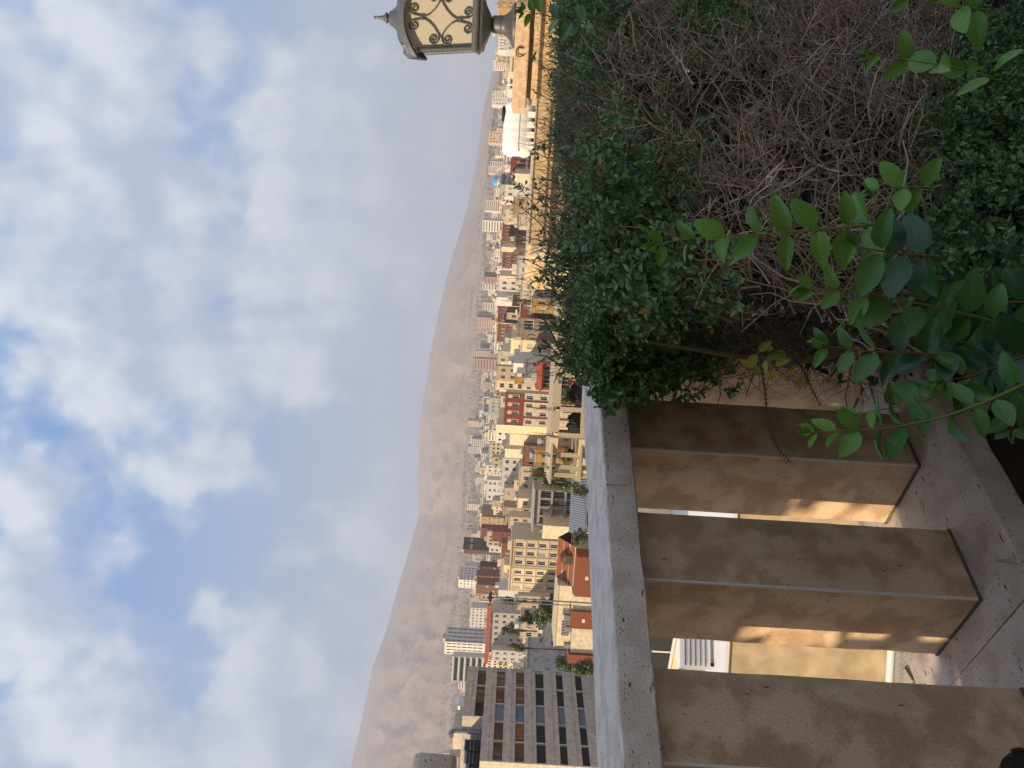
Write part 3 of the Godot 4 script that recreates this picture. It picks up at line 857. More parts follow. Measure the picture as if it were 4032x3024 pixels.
func neighbour_roofs() -> void:
	# building whose beige parapet stands right of the view
	var t := thing("neighbour_house", "house end with a plain sunlit beige parapet and a ledge, behind the hedge", "house", Vector3(4.05, -8.4, -25.0))
	var y := 8.4
	boxpart("wall", Vector3(0.05, 0, -9.0), Vector3(5.8, y - 0.62, -0.1), mats["plaster"], t)
	boxpart("parapet", Vector3(0.36, y - 0.7, -9.0), Vector3(5.8, y - 0.27, 0.0), mats["plaster"], t)
	boxpart("coping", Vector3(0.36, y - 0.268, -9.05), Vector3(5.85, y - 0.235, 0.05), mats["trim"], t)
	boxpart("corner_pier", Vector3(0.0, y - 0.9, -0.6), Vector3(0.355, y - 0.34, 0.04), mats["cream"], t)
	boxpart("ledge", Vector3(-0.05, y - 0.86, -9.0), Vector3(5.85, y - 0.79, 0.12), mats["plaster"], t)
	# water tank lying on that roof
	var k := thing("water_tank", "big white ribbed plastic water tank lying on the neighbour's roof", "tank", Vector3(8.35, -0.232, -25.9), Basis(Vector3.UP, deg_to_rad(-4.0)))
	var prof := []
	var R := 0.50
	var Lh := 0.92
	for i in 41:
		var x := -Lh + 2.0 * Lh * i / 40.0
		var e := clampf((absf(x) - (Lh - 0.28)) / 0.28, 0.0, 1.0)
		var rr := R * sqrt(1.0 - pow(e, 2.4) * 0.86)
		if e <= 0.05: rr += 0.006 * sin(x * 22.0)
		prof.append([rr, x])
	var b := MB.new()
	b.lathe(prof, 36)
	for i in b.v.size():
		var p := b.v[i]
		b.v[i] = Vector3(p.y, p.x + 0.515, p.z)
		var nn := b.n[i]
		b.n[i] = Vector3(nn.y, nn.x, nn.z)
	for i in range(0, b.ix.size(), 3):
		var sw := b.ix[i]
		b.ix[i] = b.ix[i + 1]
		b.ix[i + 1] = sw
	part("shell", b, mats["whitepaint"], k)
	b = MB.new()
	b.box(Vector3(-0.9, 0.49, 0.475), Vector3(0.9, 0.505, 0.53))
	part("seam", b, mats["frame"], k)
	for x in [-0.66, -0.34, -0.02, 0.3]:
		b = MB.new()
		b.box(Vector3(x, 0.0, -0.42), Vector3(x + 0.17, 0.42, 0.42))
		part("foot", b, mats["whitepaint"], k)
	b = MB.new()
	b.lathe([[0.26, 0.985], [0.26, 1.05], [0.2, 1.08], [0.0, 1.09]], 24, Vector3(0.45, 0, 0))
	part("lid", b, mats["black"], k)
	# pipes beside the tank
	b = MB.new()
	b.tube([Vector3(9.6, -0.23, -25.4), Vector3(9.6, 0.72, -25.4), Vector3(9.35, 0.78, -25.4)], 0.03, 0.03, 8)
	var pipe := part("standpipe", b, mats["whitepaint"], self)
	pipe.name = numbered("standpipe")
	tag(pipe, "thin white standpipe at the right end of the water tank", "pipe")
	# low house seen through the gap between the piers
	var yard := MB.new()
	yard.box(Vector3(-14, -0.05, -6), Vector3(10, 0.0, 12.0), Color.WHITE, Basis.IDENTITY, Vector3(0, -7.6, -14.9))
	structure("yard", yard, mats["mortar"])
	for i in 42:
		var px := -6.6 + (i % 7) * 0.72 + rng.randf_range(-0.08, 0.08) + (0.3 if (i / 7) % 2 else 0.0)
		var pz := -14.6 + (i / 7) * 0.62
		var s := MB.new()
		var hw := rng.randf_range(0.29, 0.33)
		var poly := []
		for q in 6:
			var an := TAU * q / 6 + rng.randf_range(-0.25, 0.25)
			poly.append(Vector3(cos(an) * hw * 1.08, 0, sin(an) * hw * 0.98))
		for q in range(1, 5):
			s.tri(poly[0] + Vector3.UP * 0.03, poly[q] + Vector3.UP * 0.03, poly[q + 1] + Vector3.UP * 0.03, Vector3.UP)
		for q in 6:
			var p0: Vector3 = poly[q]
			var p1: Vector3 = poly[(q + 1) % 6]
			s.quad(p0, p1, p1 + Vector3.UP * 0.03, p0 + Vector3.UP * 0.03, (p0 + p1).normalized())
		var st := part("paving_stone", s, mats["pave%d" % (i % 3)], get_node("yard"))
		st.position = Vector3(px, -7.598, pz)
	var lo := thing("low_house", "low beige house with white roof coping seen between the stone piers", "house", Vector3(-5.6, -7.6, -15.0))
	boxpart("wall", Vector3(0, 0, -7.0), Vector3(6.0, 3.2, 0), mats["plaster2"], lo)
	boxpart("coping", Vector3(-0.06, 3.2, -7.0), Vector3(6.1, 3.27, 0.07), mats["whitepaint"], lo)
	boxpart("kerb", Vector3(0, 0.0, 0.0), Vector3(6.0, 0.12, 0.35), mats["pave0"], lo)
	var bb := MB.new()
	bb.tube([Vector3(0, 0.18, 0.12), Vector3(6.0, 0.18, 0.12)], 0.07, 0.07, 10)
	part("gutter_pipe", bb, mats["whitepaint"], lo)
	for i in 2:
		var ac := thing("air_conditioner", ["white box of an air conditioner on the low roof, front one", "white box of an air conditioner on the low roof, rear one"][i], "air conditioner", Vector3(-5.05 + i * 0.35, -4.33, -15.9 - i * 1.1), Basis(Vector3.UP, 0.3), "air conditioners on the low roof")
		boxpart("casing", Vector3(-0.42, 0.08, -0.16), Vector3(0.42, 0.68, 0.16), mats["whitepaint"], ac)
		for q in 5: boxpart("louvre", Vector3(-0.36, 0.16 + q * 0.1, 0.163), Vector3(0.3, 0.19 + q * 0.1, 0.175), mats["metal"], ac)
		boxpart("foot", Vector3(-0.36, 0, -0.14), Vector3(-0.3, 0.08, 0.14), mats["black"], ac)
		boxpart("foot", Vector3(0.3, 0, -0.14), Vector3(0.36, 0.08, 0.14), mats["black"], ac)
	var back := thing("stair_house", "pale yellow stair house with white framed window on the low roof", "house", Vector3(-6.6, -4.4, -19.0), Basis(Vector3.UP, deg_to_rad(-25)))
	boxpart("wall", Vector3(-1.2, 0, -3.0), Vector3(2.6, 1.4, 0), mats["glow"], back)
	boxpart("roof_edge", Vector3(-1.3, 1.4, -3.1), Vector3(2.7, 1.5, 0.1), mats["whitepaint"], back)
	var wn := boxpart("window", Vector3(-0.1, 0.2, 0.01), Vector3(1.2, 1.1, 0.05), mats["frame"], back)
	boxpart("pane", Vector3(0.0, 0.28, 0.045), Vector3(0.52, 1.02, 0.06), mats["glass_d"], wn)
	boxpart("pane", Vector3(0.58, 0.28, 0.045), Vector3(1.1, 1.02, 0.06), mats["glass_d"], wn)

func office_block() -> void:
	var dir := Vector3(6.7, 0, -23.0).normalized()
	var o := Vector3(-61.14, -27.0, -128.0)
	var bs := Basis(dir, Vector3.UP, dir.cross(Vector3.UP))
	var t := thing("office_block", "weathered grey concrete office block with dark ribbon windows, left of view", "building", o, bs)
	var L := 23.9
	var yl := 28.6     # roof of the lower half
	var yu := 32.2     # roof of the upper half
	var step := 10.4
	var conc := mats["officeconc"] as Material
	boxpart("core", Vector3(0.05, 0, -12), Vector3(L - 0.05, yl - 0.4, -0.55), mats["black"], t)
	boxpart("core", Vector3(step + 0.05, yl - 0.4, -11.9), Vector3(L - 0.05, yu - 0.4, -0.55), mats["black"], t)
	boxpart("end_wall", Vector3(-0.25, 0, -12), Vector3(0.045, yl, 0.1), mats["ivory"], t)
	boxpart("end_wall", Vector3(L - 0.045, 0, -12), Vector3(L + 0.2, yu, 0.1), conc, t)
	boxpart("end_wall", Vector3(step - 0.15, yl, -11.9), Vector3(step + 0.045, yu, 0.05), conc, t)
	for fl in 8:
		var top := yu - fl * 3.6            # top of the spandrel of this floor
		var x0 := step if fl == 0 else 0.05
		var sp := 2.05 if fl < 4 else 2.35
		boxpart("spandrel", Vector3(x0, top - sp * 0.62, -0.5), Vector3(L - 0.05, top, 0.12), conc, t)
		boxpart("ledge", Vector3(x0, top - sp, -0.5), Vector3(L - 0.05, top - sp * 0.62 - 0.02, 0.02), conc, t)
		var b0 := top - sp
		var b1 := top - 3.6
		if b1 < 2.0: continue
		for bay in 5:
			var xa := 0.25 + bay * (L - 0.4) / 5.0
			var xb := xa + (L - 0.4) / 5.0 - 0.3
			if fl == 0 and xa < step: continue
			boxpart("mullion", Vector3(xb, b1 - 0.02, -0.48), Vector3(xb + 0.3, b0 + 0.02, -0.1), conc, t)
			var pane := "glass_d"
			if bay == 2: pane = "glass_b"
			elif fl >= 3: pane = "black"
			var w := boxpart("window", Vector3(xa, b1, -0.5), Vector3(xb, b0, -0.4), mats[pane], t)
			if fl < 3 and bay != 2:
				var kk := 6
				for q in kk:
					if rng.randf() < 0.12: continue
					var dx := (xb - xa) / kk
					var hh := (b0 - b1) * rng.randf_range(0.86, 1.0)
					boxpart("curtain", Vector3(xa + q * dx + 0.03, b0 - hh, -0.39), Vector3(xa + (q + 1) * dx - 0.03, b0 - 0.03, -0.36 + 0.02 * (q % 2)), mats[["drape0", "drape1", "drape2"][rng.randi() % 3]], w)
	boxpart("roof_hut", Vector3(12.5, yu - 0.4, -9.0), Vector3(18.0, yu + 1.6, -5.0), mats["ivory"], t)
	boxpart("roof_hut", Vector3(19.0, yu - 0.4, -8.0), Vector3(21.5, yu + 1.3, -5.0), mats["whitepaint"], t)
	for i in 3:
		var c := thing("cooling_tower", ["black slatted cooling tower on the office roof nearest the hut", "black slatted cooling tower in the middle of the office roof", "black slatted cooling tower at the left end of the office roof"][i], "cooling tower", o + bs * Vector3(7.6 - i * 3.1, yl - 0.38, -5.0), bs, "cooling towers on the office roof")
		boxpart("casing", Vector3(-1.3, 0, -1.3), Vector3(1.3, 3.1 - 0.4 * i, 1.3), mats["black"], c)
		for q in 4: boxpart("slat", Vector3(-1.33, 0.4 + q * 0.6, 1.3), Vector3(1.33, 0.5 + q * 0.6, 1.38), mats["rust"] if q == 1 else mats["metal"], c)
		boxpart("cap", Vector3(-1.4, 3.1 - 0.4 * i, -1.4), Vector3(1.4, 3.3 - 0.4 * i, 1.4), mats["metal"], c)
	var d := MB.new()
	d.tube([Vector3(10.0, yl - 0.4, -3.0), Vector3(10.0, yu + 1.0, -3.0), Vector3(9.8, yu + 1.7, -3.0), Vector3(9.2, yu + 1.9, -3.0), Vector3(8.7, yu + 1.6, -3.0)], 0.42, 0.42, 12)
	part("duct", d, mats["metal"], t)

func tile_field(parent: Node, called: String, o: Vector3, ux: Vector3, dn: Vector3, nr: Vector3, W: float, L: float, m: Material) -> void:
	var b := MB.new()
	var rows := int(L / 0.34)
	var cols := int(W / 0.36)
	for j in rows:
		for i in cols:
			var p := o + ux * (i * W / cols + 0.01) + dn * (j * L / rows)
			var bs := Basis(ux, nr, dn.normalized())
			var v := 0.82 + 0.3 * rng.randf()
			b.box(Vector3(0, 0.0 + rng.randf() * 0.015, 0), Vector3(W / cols - 0.03, 0.05 + rng.randf() * 0.02, L / rows * 0.97), Color(0.36 * v, 0.165 * v, 0.085 * v) if rng.randf() > 0.12 else Color(0.42, 0.30, 0.2), bs, p)
	part(called, b, mats["vert"], parent, true)

func tiled_house() -> void:
	var g := -22.0
	var t := thing("tiled_house", "sandstone house with orange tiled roofs just above the handrail", "house", Vector3(-36.27, g, -105.0), Basis(Vector3.UP, deg_to_rad(-10)))
	var y := -g
	boxpart("back_wall", Vector3(0.5, 0, -9), Vector3(9.2, y - 7.95, -3.0), mats["cream"], t)
	boxpart("wall_coping", Vector3(0.4, y - 7.95, -9.1), Vector3(9.3, y - 7.75, -2.9), mats["trim"], t)
	boxpart("roof_wall", Vector3(9.2, 0, -9), Vector3(14.9, y - 9.7, -2.6), mats["sand"], t)
	var dn := Vector3(0, -2.1, 3.2)
	var nr := Vector3(0, 3.2, 2.1).normalized()
	var rb := MB.new()
	rb.quad(Vector3(9.2, y - 7.6, -6.0), Vector3(14.9, y - 7.6, -6.0), Vector3(14.9, y - 9.7, -2.8), Vector3(9.2, y - 9.7, -2.8), nr)
	rb.quad(Vector3(9.2, y - 7.6, -6.0), Vector3(14.9, y - 7.6, -6.0), Vector3(14.9, y - 9.7, -9.2), Vector3(9.2, y - 9.7, -9.2), Vector3(0, 3.2, -2.1).normalized())
	var roof := part("roof", rb, mats["tile"], t)
	tile_field(roof, "tiles", Vector3(9.2, y - 7.58, -5.98), Vector3.RIGHT, dn, nr, 5.7, dn.length(), mats["tile"])
	var dm := MB.new()
	dm.box(Vector3(12.2, y - 9.4, -4.4), Vector3(13.4, y - 8.5, -3.0))
	dm.quad(Vector3(12.1, y - 8.5, -2.9), Vector3(12.8, y - 7.9, -2.9), Vector3(12.8, y - 7.9, -5.0), Vector3(12.1, y - 8.5, -5.0), Vector3(-0.65, 0.75, 0))
	dm.quad(Vector3(13.5, y - 8.5, -2.9), Vector3(12.8, y - 7.9, -2.9), Vector3(12.8, y - 7.9, -5.0), Vector3(13.5, y - 8.5, -5.0), Vector3(0.65, 0.75, 0))
	dm.tri(Vector3(12.1, y - 8.5, -2.95), Vector3(13.5, y - 8.5, -2.95), Vector3(12.8, y - 7.9, -2.95), Vector3.BACK)
	var dorm := part("dormer", dm, mats["tile"], roof)
	boxpart("pane", Vector3(12.35, y - 9.3, -3.02), Vector3(13.25, y - 8.6, -2.96), mats["glass_g"], t)
	boxpart("gutter", Vector3(9.2, y - 9.85, -2.8), Vector3(14.9, y - 9.7, -2.55), mats["whitepaint"], t)
	# the stepped front
	boxpart("front_wall", Vector3(1.0, 0, -3.0), Vector3(4.7, y - 9.9, -0.4), mats["ivory"], t)
	boxpart("front_wall", Vector3(7.1, 0, -3.0), Vector3(9.2, y - 9.6, -0.4), mats["ivory"], t)
	boxpart("mansard", Vector3(4.7, 0, -3.0), Vector3(7.1, y - 9.55, 0.1), mats["tilem"], t)
	boxpart("mansard", Vector3(9.25, 0, -2.5), Vector3(14.7, y - 9.75, 0.2), mats["tilem"], t)
	boxpart("mansard", Vector3(-0.3, 0, -2.9), Vector3(0.95, y - 9.6, 0.1), mats["tilem"], t)
	for x in [5.6, 11.6]: boxpart("vent_plate", Vector3(x, y - 11.4, 0.2 if x > 9.0 else 0.1), Vector3(x + 0.5, y - 11.0, 0.23 if x > 9.0 else 0.13), mats["cream"], t)
	for x in [2.0, 5.0]:
		var w := boxpart("window", Vector3(x, y - 9.75, -3.0), Vector3(x + (2.2 if x < 3 else 1.0), y - 8.6, -2.96), mats["frame"], t)
		boxpart("pane", Vector3(x + 0.06, y - 9.7, -2.97), Vector3(x + (2.14 if x < 3 else 0.94), y - 8.66, -2.94), mats["glass_d"], w)
		for q in (9 if x < 3 else 4): boxpart("grille_bar", Vector3(x + 0.2 + q * 0.22, y - 9.7, -2.93), Vector3(x + 0.25 + q * 0.22, y - 8.66, -2.9), mats["frame"], w)
	for i in 3:
		boxpart("cooler_box", Vector3([1.3, 3.6, 5.2][i], y - 9.88 + (0.3 if i == 2 else 0.0), -1.6), Vector3([1.9, 4.3, 5.9][i], y - 9.0 + (0.25 if i == 2 else 0.0), -0.9), mats["metal"], t)
	# corrugated shed roof beside it
	var s := thing("corrugated_shed", "shed with a sloping grey corrugated metal roof below the concrete building", "shed", Vector3(-18.7, g, -100.0), Basis(Vector3.UP, deg_to_rad(6)))
	boxpart("wall", Vector3(0.2, 0, -5), Vector3(7.0, y - 10.7, -0.2), mats["cream"], s)
	var cb := MB.new()
	for i in 48:
		var xa := i * 7.2 / 48.0
		var xb := (i + 1) * 7.2 / 48.0
		var ha := 0.09 if i % 2 else 0.0
		var hb := 0.0 if i % 2 else 0.09
		cb.quad(Vector3(xa, y - 10.5 + ha, 0.3), Vector3(xb, y - 10.5 + hb, 0.3), Vector3(xb, y - 8.75 + hb, -5.2), Vector3(xa, y - 8.75 + ha, -5.2), Vector3(-0.5 if hb > ha else 0.5, 1, 0.3).normalized())
	part("corrugated_roof", cb, mats["metal"], s)

func concrete_frame() -> void:
	var g := -24.0
	var t := thing("concrete_frame", "bare concrete building frame with rebar and open floors behind the handrail", "building", Vector3(-5.75, g, -95.0))
	var y := -g
	# columns of the front wing (to the right) and of the wing that recedes to the left
	var front := [Vector3(0, 0, 0), Vector3(3.1, 0, 0), Vector3(7.2, 0, 0), Vector3(11.4, 0, 0), Vector3(15.6, 0, 0), Vector3(19.8, 0, 0)]
	var left := [Vector3(-2.5, 0, -1.6), Vector3(-4.1, 0, -2.7), Vector3(-5.2, 0, -3.5)]
	var m: Material = mats["framec"]
	var allc: Array = front + left
	for p in front: allc.append(p + Vector3(0, 0, -7))
	for p in allc:
		boxpart("column", p + Vector3(-0.28, 0, -0.28), p + Vector3(0.28, y - 5.9, 0.28), m, t)
		if p.z > -1.0 or p.x < -1.0:
			var rb := MB.new()
			for q in 7:
				var a: Vector3 = p + Vector3(rng.randf_range(-0.24, 0.24), y - 5.0, rng.randf_range(-0.24, 0.24))
				rb.tube([a, a + Vector3(rng.randf_range(-0.1, 0.1), rng.randf_range(1.4, 3.2), 0.05)], 0.022, 0.02, 4)
			part("rebar", rb, mats["rust"], t, true)
	for lv in [[y - 5.95, y - 4.95], [y - 9.2, y - 8.5], [y - 12.6, y - 11.9]]:
		for i in front.size() - 1:
			boxpart("beam", Vector3(front[i].x + 0.285, lv[0], -0.3), Vector3(front[i + 1].x - 0.285, lv[1], 0.3), m, t)
		var ch: Array = [front[0]] + left
		for i in ch.size() - 1:
			var a: Vector3 = ch[i]
			var bq: Vector3 = ch[i + 1]
			var d := (bq - a).normalized()
			var b := MB.new()
			b.box(Vector3(0.3, lv[0], -0.28), Vector3((bq - a).length() - 0.3, lv[1], 0.28), Color.WHITE, Basis(d, Vector3.UP, d.cross(Vector3.UP)), a)
			part("beam", b, m, t)
		boxpart("floor_slab", Vector3(-6.0, lv[1] - 0.45, -14.0), Vector3(20.0, lv[1] - 0.2, -0.32), m, t)
	# black sheeting heaped on the open floor
	for i in 3:
		var b := MB.new()
		var cx: float = [5.2, 9.3, 1.4][i]
		var prof := 26
		for k in prof:
			for j in 12:
				var p := []
				for c in [[k, j], [k + 1, j], [k + 1, j + 1], [k, j + 1]]:
					var u: float = float(c[0]) / prof
					var w: float = float(c[1]) / 12.0
					var hh := 1.9 * pow(sin(PI * u), 0.5) * pow(sin(PI * clampf(w, 0.02, 0.98)), 0.6) * (0.8 + 0.35 * nz.get_noise_2d(u * 300.0 + i * 99.0, w * 160.0)) + 0.06 * sin(u * 60.0)
					p.append(Vector3(cx + (u - 0.5) * 3.4, y - 8.7 + maxf(hh, 0.0), -2.4 + (w - 0.5) * 3.0))
				var nr: Vector3 = (p[3] - p[0]).cross(p[1] - p[0]).normalized()
				b.quad(p[0], p[1], p[2], p[3], nr)
		var h := thing("sheet_heap", ["heap of black sheeting in the middle bay of the concrete frame", "heap of black sheeting in the right bay of the concrete frame", "heap of dark sheeting in the left bay of the concrete frame"][i], "heap", Vector3(-5.75, g, -95.0), Basis.IDENTITY, "sheeting heaped in the concrete frame")
		part("sheet", b, mats["black"], h)
		boxpart("pole", Vector3(cx + 1.2, y - 8.7, -2.0), Vector3(cx + 1.3, y - 6.4, -1.9), mats["rust"], h)

func window_mesh(w: float, h: float, glass: String) -> Array:
	var key := "%.2f_%.2f_%s" % [w, h, glass]
	if not wincache.has(key):
		var f := MB.new()
		var fr := 0.09
		f.box(Vector3(-w / 2, -h / 2, 0), Vector3(-w / 2 + fr, h / 2, 0.08)); f.box(Vector3(w / 2 - fr, -h / 2, 0), Vector3(w / 2, h / 2, 0.08))
		f.box(Vector3(-w / 2 + fr, h / 2 - fr, 0), Vector3(w / 2 - fr, h / 2, 0.08)); f.box(Vector3(-w / 2 + fr, -h / 2, 0), Vector3(w / 2 - fr, -h / 2 + fr, 0.08))
		var cnt := maxi(1, int(round(w / 1.1)))
		for i in range(1, cnt + 1):
			var x := -w / 2 + w * i / (cnt + 1)
			f.box(Vector3(x - 0.035, -h / 2 + fr, 0.0), Vector3(x + 0.035, h / 2 - fr, 0.07))
		var g := MB.new()
		g.box(Vector3(-w / 2 + fr, -h / 2 + fr, 0.015), Vector3(w / 2 - fr, h / 2 - fr, 0.035))
		wincache[key] = [f.mesh(mats["frame"]), g.mesh(mats["glass_" + glass]), g.mesh(mats["curtain"])]
	return wincache[key]

func facade(mb: MB, o: Vector3, ux: Vector3, nr: Vector3, W: float, H: float, cols: int, rows: int, st: float, ww: float, wh: float, sill: float, gap: float, rec: float) -> Array:
	var out := []
	var xs := [0.0]
	for i in cols:
		xs.append((i + 0.5) * W / cols - ww / 2); xs.append((i + 0.5) * W / cols + ww / 2)
	xs.append(W)
	var R := mini(rows, int((H - gap - 0.5) / st))
	var ys := [0.0]
	for k in range(R - 1, -1, -1):
		var y0 := H - gap - (k + 1) * st + sill
		ys.append(y0); ys.append(y0 + wh)
	ys.append(H)
	var up := Vector3.UP
	for i in xs.size() - 1:
		for j in ys.size() - 1:
			var a: Vector3 = o + ux * xs[i] + up * ys[j]
			var b: Vector3 = o + ux * xs[i + 1] + up * ys[j]
			var c: Vector3 = o + ux * xs[i + 1] + up * ys[j + 1]
			var d: Vector3 = o + ux * xs[i] + up * ys[j + 1]
			if i % 2 == 1 and j % 2 == 1:
				var q := -nr * rec
				mb.quad(a, b, b + q, a + q, up); mb.quad(d, c, c + q, d + q, -up)
				mb.quad(a, d, d + q, a + q, ux); mb.quad(b, c, c + q, b + q, -ux)
				out.append((a + c) / 2 - nr * rec)
			elif j % 2 == 0 and (i == 0):
				mb.quad(a, o + ux * W + up * ys[j], o + ux * W + up * ys[j + 1], d, nr)
			elif j % 2 == 1:
				mb.quad(a, b, c, d, nr)
	return out

func building(b: Array) -> void:
	var W: float = b[2]
	var dep: float = b[3]
	var base := ground(b[0], b[1]) - 1.0
	var H: float = maxf(b[4] - base, 6.0)
	base = b[4] - H
	var style: String = b[8]
	var t := thing("apartment_building", b[11], "building", Vector3(b[0], base, b[1]), Basis(Vector3.UP, deg_to_rad(b[5])), "")
	placed.append(Vector3(b[0], W, b[1] - dep * 0.5))
	for w in LANDMARKS:
		if b[11].contains(w[0]): marks.append([rad_to_deg(atan2(b[0], -b[1])), rad_to_deg(atan2(b[4] - 3.0, Vector2(b[0], b[1]).length())), Vector2(b[0], b[1]).length(), w[1]])
	var m: Material = mats[b[6]]
	var cols: int = b[7]
	var st := 3.2
	var cw := W / maxf(cols, 1)
	var ww := clampf(cw * 0.46, 0.5, 1.7)
	var wh := 1.55
	var sill := 0.95
	var rec := 0.2
	match style:
		"big": ww = cw * 0.42; wh = 2.05; sill = 0.7
		"wide": ww = cw * 0.72; wh = 2.0; sill = 0.7
		"rib": ww = cw * 0.4; wh = 2.75; sill = 0.25; rec = 0.5
		"band": ww = W - 0.8; wh = 1.9; sill = 0.9; rec = 0.6
		"open": ww = cw * 0.84; wh = 2.55; sill = 0.2; rec = 1.5
		"pair": ww = cw * 0.5; wh = 1.7; sill = 0.8
		"shed": ww = cw * 0.7; wh = 1.8; sill = 0.6
	var rows := 7 if H > 14 else 4
	var near: bool = b[1] > -400.0
	var mb := MB.new()
	var wins := []
	if cols > 0:
		for p in facade(mb, Vector3(-W / 2, 0, 0), Vector3.RIGHT, Vector3.BACK, W, H, cols, rows, st, ww, wh, sill, 0.9, rec): wins.append([p, 0.0])
	else:
		mb.quad(Vector3(-W / 2, 0, 0), Vector3(W / 2, 0, 0), Vector3(W / 2, H, 0), Vector3(-W / 2, H, 0), Vector3.BACK)
	var sw := minf(ww, 1.3) if style != "band" else 1.3
	if b[9] == "R":
		for p in facade(mb, Vector3(W / 2, 0, 0), Vector3.FORWARD, Vector3.RIGHT, dep, H, maxi(2, int(dep / 2.8)), rows, st, sw, wh, sill, 0.9, rec): wins.append([p, PI / 2])
	else:
		mb.quad(Vector3(W / 2, 0, 0), Vector3(W / 2, 0, -dep), Vector3(W / 2, H, -dep), Vector3(W / 2, H, 0), Vector3.RIGHT)
	mb.quad(Vector3(-W / 2, 0, 0), Vector3(-W / 2, 0, -dep), Vector3(-W / 2, H, -dep), Vector3(-W / 2, H, 0), Vector3.LEFT)
	mb.quad(Vector3(-W / 2, 0, -dep), Vector3(W / 2, 0, -dep), Vector3(W / 2, H, -dep), Vector3(-W / 2, H, -dep), Vector3.FORWARD)
	part("wall", mb, m, t)
	boxpart("roof", Vector3(-W / 2 + 0.01, H - 0.6, -dep + 0.01), Vector3(W / 2 - 0.01, H - 0.35, -0.01), mats["green_sheet"] if style == "shed" else mats["roof"], t)
	for w in wins:
		var side: bool = w[1] > 0.1
		var wm := window_mesh(sw if side else ww, wh, b[10])
		var f := part_mesh("window", wm[0], t)
		f.position = w[0]
		f.rotation.y = w[1]
		part_mesh("pane", wm[2] if rng.randf() < 0.22 else wm[1], f)
	# trim by style
	if style == "band":
		var fl := mini(rows, int((H - 1.4) / st))
		for k in fl + 1:
			boxpart("floor_slab", Vector3(-W / 2 - 0.3, H - 0.9 - k * st - 0.1, -0.2), Vector3(W / 2 + 0.3, H - 0.9 - k * st + 0.35, 0.9), m, t)
	elif style == "big":
		for k in mini(rows, int((H - 1.4) / st)) + 1:
			boxpart("string_course", Vector3(-W / 2 - 0.1, H - 0.9 - k * st - 0.1, -0.1), Vector3(W / 2 + 0.1, H - 0.9 - k * st + 0.14, 0.22), mats["trim"], t)
		for k in cols + 1:
			boxpart("pilaster", Vector3(-W / 2 + k * cw - 0.22, 0, -0.05), Vector3(-W / 2 + k * cw + 0.22, H - 1.0, 0.15), mats["trim"], t)
		boxpart("cornice", Vector3(-W / 2 - 0.35, H - 0.25, -0.3), Vector3(W / 2 + 0.35, H + 0.15, 0.5), mats["trim"], t)
	elif style == "top":
		boxpart("upper_cladding", Vector3(-W / 2 - 0.02, H - 0.55, -0.1), Vector3(W / 2 + 0.02, H + 0.05, 0.1), mats["brick"], t)
		boxpart("upper_cladding", Vector3(-W / 2 - 0.02, H - 4.3, -0.02), Vector3(W / 2 + 0.02, H - 3.2, 0.08), mats["brick"], t)
		for k in cols + 1: boxpart("upper_cladding", Vector3(-W / 2 + maxf(0, k * cw - cw * 0.25), H - 3.2, -0.02), Vector3(-W / 2 + minf(W, k * cw + cw * 0.25), H - 0.56, 0.09), mats["brick"], t)
		for k in [1, 3]: boxpart("pilaster", Vector3(-W / 2 + k * cw - 0.16, 0, -0.02), Vector3(-W / 2 + k * cw + 0.16, H - 4.31, 0.16), mats["brick"], t)
	elif style == "open":
		boxpart("roof_slab", Vector3(-W / 2 - 1.6, H, -dep), Vector3(W / 2 + 0.3, H + 0.35, 0.8), m, t)
		for k in mini(rows, int((H - 1.4) / st)):
			boxpart("balcony_slab", Vector3(-W / 2, H - 0.9 - (k + 1) * st - 0.15, 0.01), Vector3(W / 2, H - 0.9 - (k + 1) * st + 0.1, 0.7), m, t)
	elif style == "pair":
		for k in cols + 1: boxpart("pilaster", Vector3(-W / 2 + k * cw - 0.1, 0, -0.02), Vector3(-W / 2 + k * cw + 0.1, H - 0.5, 0.12), mats["brick"], t)
		for k in mini(rows, int((H - 1.4) / st)): boxpart("spandrel", Vector3(-W / 2 + 0.1, H - 0.9 - (k + 1) * st - 0.4, -0.02), Vector3(W / 2 - 0.1, H - 0.9 - (k + 1) * st + 0.45, 0.06), mats["ivory"], t)
	elif cols > 0 and near:
		boxpart("cornice", Vector3(-W / 2 - 0.12, H - 0.2, -0.3), Vector3(W / 2 + 0.12, H + 0.06, 0.14), mats["trim"] if rng.randf() < 0.5 else m, t)
		if rng.randf() < 0.6:
			for k in mini(rows, int((H - 1.4) / st)): boxpart("string_course", Vector3(-W / 2, H - 0.9 - (k + 1) * st + 0.6, -0.05), Vector3(W / 2, H - 0.9 - (k + 1) * st + 0.72, 0.07), mats["trim"], t)
	if b[11].begins_with("grey apartment house"):
		boxpart("roof_edge", Vector3(-W / 2 - 6.5, H + 0.3, -1.0), Vector3(W / 2 + 3.5, H + 1.9, 1.2), mats["coral"], t)
